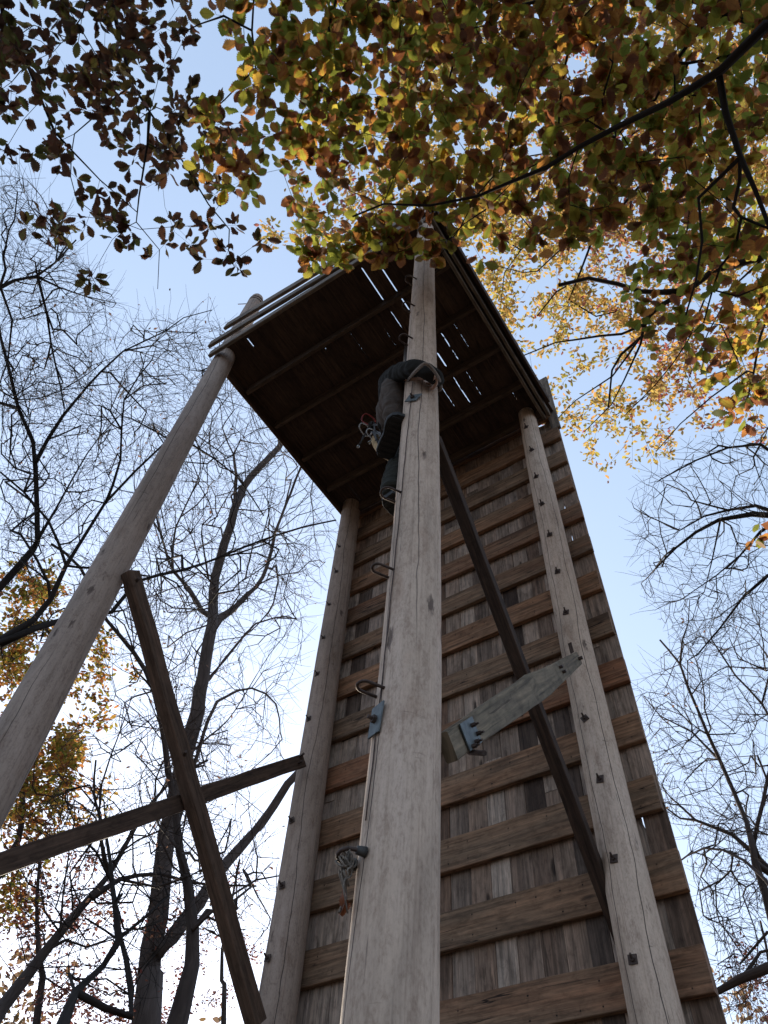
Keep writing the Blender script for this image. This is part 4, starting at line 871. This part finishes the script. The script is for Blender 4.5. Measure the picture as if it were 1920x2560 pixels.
bare('bare tree with long upward limbs at the left edge', gbase(-330, 1650, 13),
     [([(-260, 1800), (-100, 1560), (0, 1469), (84, 1368), (93, 1351), (89, 1190), (84, 1106), (46, 1022), (21, 916), (0, 836), (-20, 700)], 12, 13.5, 26, 5),
      ([(91, 1157), (156, 1039), (190, 1000), (253, 929), (308, 878), (359, 853), (413, 828), (460, 794), (530, 775)], 12.6, 13.5, 10, 2), ([(93, 1351), (139, 1275), (190, 1180), (250, 1090), (330, 1010)], 12.3, 13, 8, 2),
      ([(46, 1022), (-20, 1000), (-60, 930), (38, 1000), (156, 975), (253, 910)], 13, 13, 9, 2)],
     [([(0, 850), (180, 900), (330, 800), (480, 780), (560, 840), (420, 1000), (250, 1250), (0, 1500)], 1054, 12, 15)], 0.0026, M['bark3'], (.6, .4), 120)
bare('fine-twigged bare tree at the upper left edge below the brown leaves', gbase(-420, 1100, 13),
     [([(-300, 1150), (-120, 850), (0, 718), (38, 701), (93, 690), (139, 655), (190, 600)], 12, 13, 20, 3), ([(93, 690), (118, 783), (127, 860), (152, 970), (160, 1020)], 12.6, 12.6, 7, 3), ([(93, 690), (150, 720), (210, 740), (290, 758)], 12.6, 13, 6, 2), ([(0, 718), (30, 800), (20, 900), (0, 960)], 12.3, 12.3, 6, 3)],
     [([(0, 440), (60, 430), (160, 560), (200, 640), (290, 750), (220, 950), (0, 1050)], 1054, 12, 14)], 0.0025, M['bark3'], (.65, .38), 60)
# right side
bare('bare tree spreading leafless branches in from the right edge', gbase(2450, 1500, 11),
     [([(2350, 1700), (2120, 1350), (1960, 1290), (1880, 1285), (1800, 1300), (1740, 1330), (1690, 1370), (1640, 1420)], 10.5, 10.5, 34, 4),
      ([(1960, 1290), (1890, 1265), (1820, 1275), (1760, 1290), (1700, 1325), (1620, 1290), (1585, 1270)], 10.6, 10.6, 12, 2), ([(1960, 1290), (1900, 1330), (1850, 1390), (1790, 1440), (1700, 1500)], 10.6, 10.6, 12, 2),
      ([(2120, 1350), (2000, 1420), (1920, 1440), (1860, 1490), (1800, 1570), (1740, 1640)], 10.6, 10.6, 16, 3), ([(2120, 1350), (2000, 1180), (1900, 1110), (1820, 1120), (1740, 1150), (1650, 1200)], 10.8, 10.8, 14, 3), ([(1800, 1300), (1780, 1400), (1760, 1480)], 10.6, 10.6, 5, 2)],
     [([(1920, 1050), (1760, 1080), (1640, 1160), (1575, 1250), (1600, 1480), (1720, 1640), (1920, 1560)], 952, 9.8, 11.8), ([(1920, 1060), (2300, 1000), (2300, 1600), (1920, 1500)], 380, 9.8, 12)], 0.0023, M['bark3'], (.45, .26), 0)
bare('bare tree leaning up along the lower right beside the wall', gbase(2120, 2950, 11),
     [([(1990, 2500), (1880, 2110), (1866, 2053), (1800, 1900), (1720, 1720), (1700, 1660), (1650, 1600)], 11, 14, 18, 4), ([(1700, 1660), (1706, 1600), (1720, 1560), (1725, 1500)], 13.6, 14, 6, 2), ([(1800, 1900), (1730, 1830), (1650, 1790), (1610, 1740)], 13, 13.6, 7, 2),
      ([(1950, 2200), (1830, 2085), (1740, 2050), (1700, 2045), (1640, 2000)], 12, 13, 14, 3), ([(1880, 2110), (1920, 1950), (1930, 1800), (1840, 1690), (1780, 1600)], 12, 14, 10, 3)],
     [([(1920, 1480), (2300, 1500), (2400, 2300), (1920, 2200)], 500, 12, 15), ([(1590, 1700), (1720, 1560), (1920, 1480), (1920, 2100), (1660, 2060)], 1054, 12, 15)], 0.0028, M['bark'], (.5, .34), 60)
bare('mossy thick limb tree entering at the lower right corner', gbase(2300, 2700, 9),
     [([(2200, 2560), (2020, 2400), (1920, 2420), (1850, 2450), (1800, 2475), (1770, 2490)], 9, 9, 34, 10), ([(2020, 2400), (1920, 2330), (1850, 2410)], 9, 9, 14, 4), ([(2020, 2400), (1960, 2260), (1860, 2150), (1760, 2120), (1690, 2160)], 9.5, 12, 14, 3), ([(1850, 2450), (1900, 2380), (1990, 2360)], 9, 9.3, 9, 4)],
     [([(1700, 2080), (1920, 2020), (1920, 2560), (1830, 2560)], 714, 11, 14.5)], 0.0028, M['bark'], (.5, .34), 60)

# ---- small-leaved autumn trees low on the left -------------------------------
M['orange'] = leafmat('orange_leaf', [(0, (.16, .17, .03)), (.35, (.30, .24, .04)), (.6, (.42, .22, .05)), (.85, (.40, .14, .05)), (1, (.20, .08, .03))], None, .5, 1.2)
M['wine'] = leafmat('wine_leaf', [(0, (.14, .07, .05)), (.5, (.16, .05, .045)), (1, (.26, .13, .07))], None, .5, 1.2)
def leafy(label, base, trunk, grid, per, d0, d1, mat, lsz, x0, y0, cw=70, ch=70, nl=(18, 30)):
    t = empty('autumn_tree', base+(GZ,), label, 'tree'); net = Net(); P, Rr = L2(*trunk); net.limb([np.array(base+(GZ-.1,))]+P, [Rr[0]*1.2]+Rr, None, .4, .05)
    pts = mask_points(grid, per, lambda q, x, y: d0+(d1-d0)*q, cw, ch, x0, y0); ends = net.grow(pts, .35, .4, .6); net.radii(.003, 2.2, .05); net.mesh('trunk', M['bark'], t)
    P, D = cluster_leaves(ends, net, nl, 1, .35); P = P+rng.normal(0, .07, P.shape)
    leaves('foliage', P, D, rng.uniform(*lsz, len(P)), np.clip(.5+.3*rng.normal(0, 1, len(P)), 0, 1), mat, t, False, .7)
leafy('orange and olive leafed tree at the left edge beyond the big pole', gbase(-250, 2500, 14), ([(-120, 2400), (-40, 2250), (50, 2100), (60, 1950), (90, 1750), (130, 1600)], 14, 15, 24, 6),
      [[4, 2, 0, 0, 0], [7, 7, 2, 0, 0], [7, 7, 3, 5, 0], [7, 5, 4, 6, 1], [6, 4, 5, 6, 1], [6, 3, 4, 3, 0], [5, 5, 7, 2, 0], [5, 7, 8, 3, 0], [5, 7, 6, 3, 0], [7, 7, 3, 0, 0], [4, 2, 0, 0, 0], [3, 1, 0, 0, 0], [4, 1, 0, 0, 0]], 1.6, 13.5, 17, M['orange'], (.08, .13), 0, 1400)
leafy('wine-red small-leaved tree filling the bottom left corner', gbase(60, 2800, 13), ([(80, 2600), (90, 2400), (95, 2250), (100, 2120)], 13, 14.5, 16, 5),
      [[2, 2, 2, 1, 0, 0, 0], [4, 5, 4, 3, 1, 0, 0], [4, 5, 4, 3, 2, 0, 0], [5, 4, 4, 3, 2, 1, 1], [4, 3, 2, 2, 2, 2, 2], [2, 3, 3, 4, 3, 3, 3], [1, 2, 6, 6, 4, 4, 4], [2, 4, 7, 7, 4, 4, 4]], .8, 12, 17, M['wine'], (.05, .09), 0, 2040)
leafy('brownish leafed sapling between the trunks and the left wall pole', gbase(560, 2800, 14), ([(560, 2600), (550, 2450), (570, 2300), (600, 2150)], 14, 16, 12, 4),
      [[1, 2, 2], [2, 3, 2], [3, 3, 3], [3, 4, 3], [4, 4, 3], [4, 4, 3]], .8, 14, 18, M['wine'], (.05, .08), 440, 2120)
leafy('pale brown leafed tree at the lower right beyond the wall', gbase(1980, 2900, 17), ([(1960, 2600), (1930, 2450), (1900, 2300)], 17, 18, 10, 4),
      [[0, 2, 3], [1, 4, 4], [3, 5, 5], [3, 5, 5]], .8, 17, 21, M['wine'], (.06, .09), 1740, 2300, 70, 70)

# ================================================================== ground and the wood beyond
t = NT('leaf_litter'); tc = t.n("TexCoord"); a = t.n("TexNoise", Vector=tc.outputs['Object'], Scale=1.2, Detail=6.0); b_ = t.n("TexVoronoi", Vector=tc.outputs['Object'], Scale=14.0)
t.set(t.p.inputs['Base Color'], t.mix(t.math('MULTIPLY', b_.outputs['Distance'], .7), t.ramp(a.outputs[0], [(.3, (.10, .065, .04)), (.7, (.24, .15, .08))]), (.07, .045, .03, 1))); t.p.inputs['Roughness'].default_value = .95
M['ground'] = t.m
gv = []; gf = []; NG = 60
for i in range(NG+1):
    for j in range(NG+1):
        x_ = -300+600*i/NG; y_ = -300+600*j/NG; gv.append((x_, y_, GZ-.02+.0*x_+.15*math.sin(x_*.13)*math.sin(y_*.11)*min(1, max(0, (math.hypot(x_, y_)-12)/20))))
for i in range(NG):
    for j in range(NG): q = i*(NG+1)+j; gf.append((q, q+NG+1, q+NG+2, q+1))
me = bpy.data.meshes.new('ground'); me.from_pydata(gv, [], gf); g = link('ground', me, M['ground']); g['kind'] = 'structure'
# far belt of wood round the clearing (trunks and leaf masses)
K = 70000; az = rng.uniform(-100, -8, K); az = np.where(rng.random(K) < .35, rng.uniform(-180, 180, K), az); dd = rng.uniform(44, 62, K)
crown = 15.5+3.5*np.sin(np.radians(az)*23)+2.0*np.sin(np.radians(az)*61+1); zz = GZ+1+(crown-1)*rng.random(K)**.75
P = np.stack([np.sin(np.radians(az))*dd, np.cos(np.radians(az))*dd, zz], 1)+rng.normal(0, .5, (K, 3))
M['far'] = leafmat('far_leaf', [(0, (.12, .09, .04)), (.5, (.20, .11, .05)), (1, (.14, .10, .07))], None, .4)
fo = leaves('far_wood', P, rng.normal(0, 1, (K, 3)), rng.uniform(.35, .6, K), rng.random(K), M['far'], None, False, 1.0, .3)
tag(fo, 'distant brown autumn wood low behind the trees', 'woodland', kind='stuff')

# dry leaf caught in the cord
M['dead'] = leafmat('dead_leaf', [(0, (.13, .045, .022)), (1, (.16, .06, .03))], None, .2, 1.0)
dl = leaves('dead_leaf', np.array([base+np.array([0, 0, -.085]), base+np.array([0, 0, -.10])+t_*0]), np.array([[0, .1, -1], [.1, 0, -1.]]), np.array([.065, .05]), np.array([.3, .7]), M['dead'], None, True, .3)
tag(dl, 'rust brown dead leaf caught in the hanging cord', 'dead leaf')

# lift the whole place so that the ground is z = 0
for o in list(COL.objects):
    if o.parent is None and o.type in ('MESH', 'EMPTY'): o.location.z += EYE
bpy.context.view_layer.update()
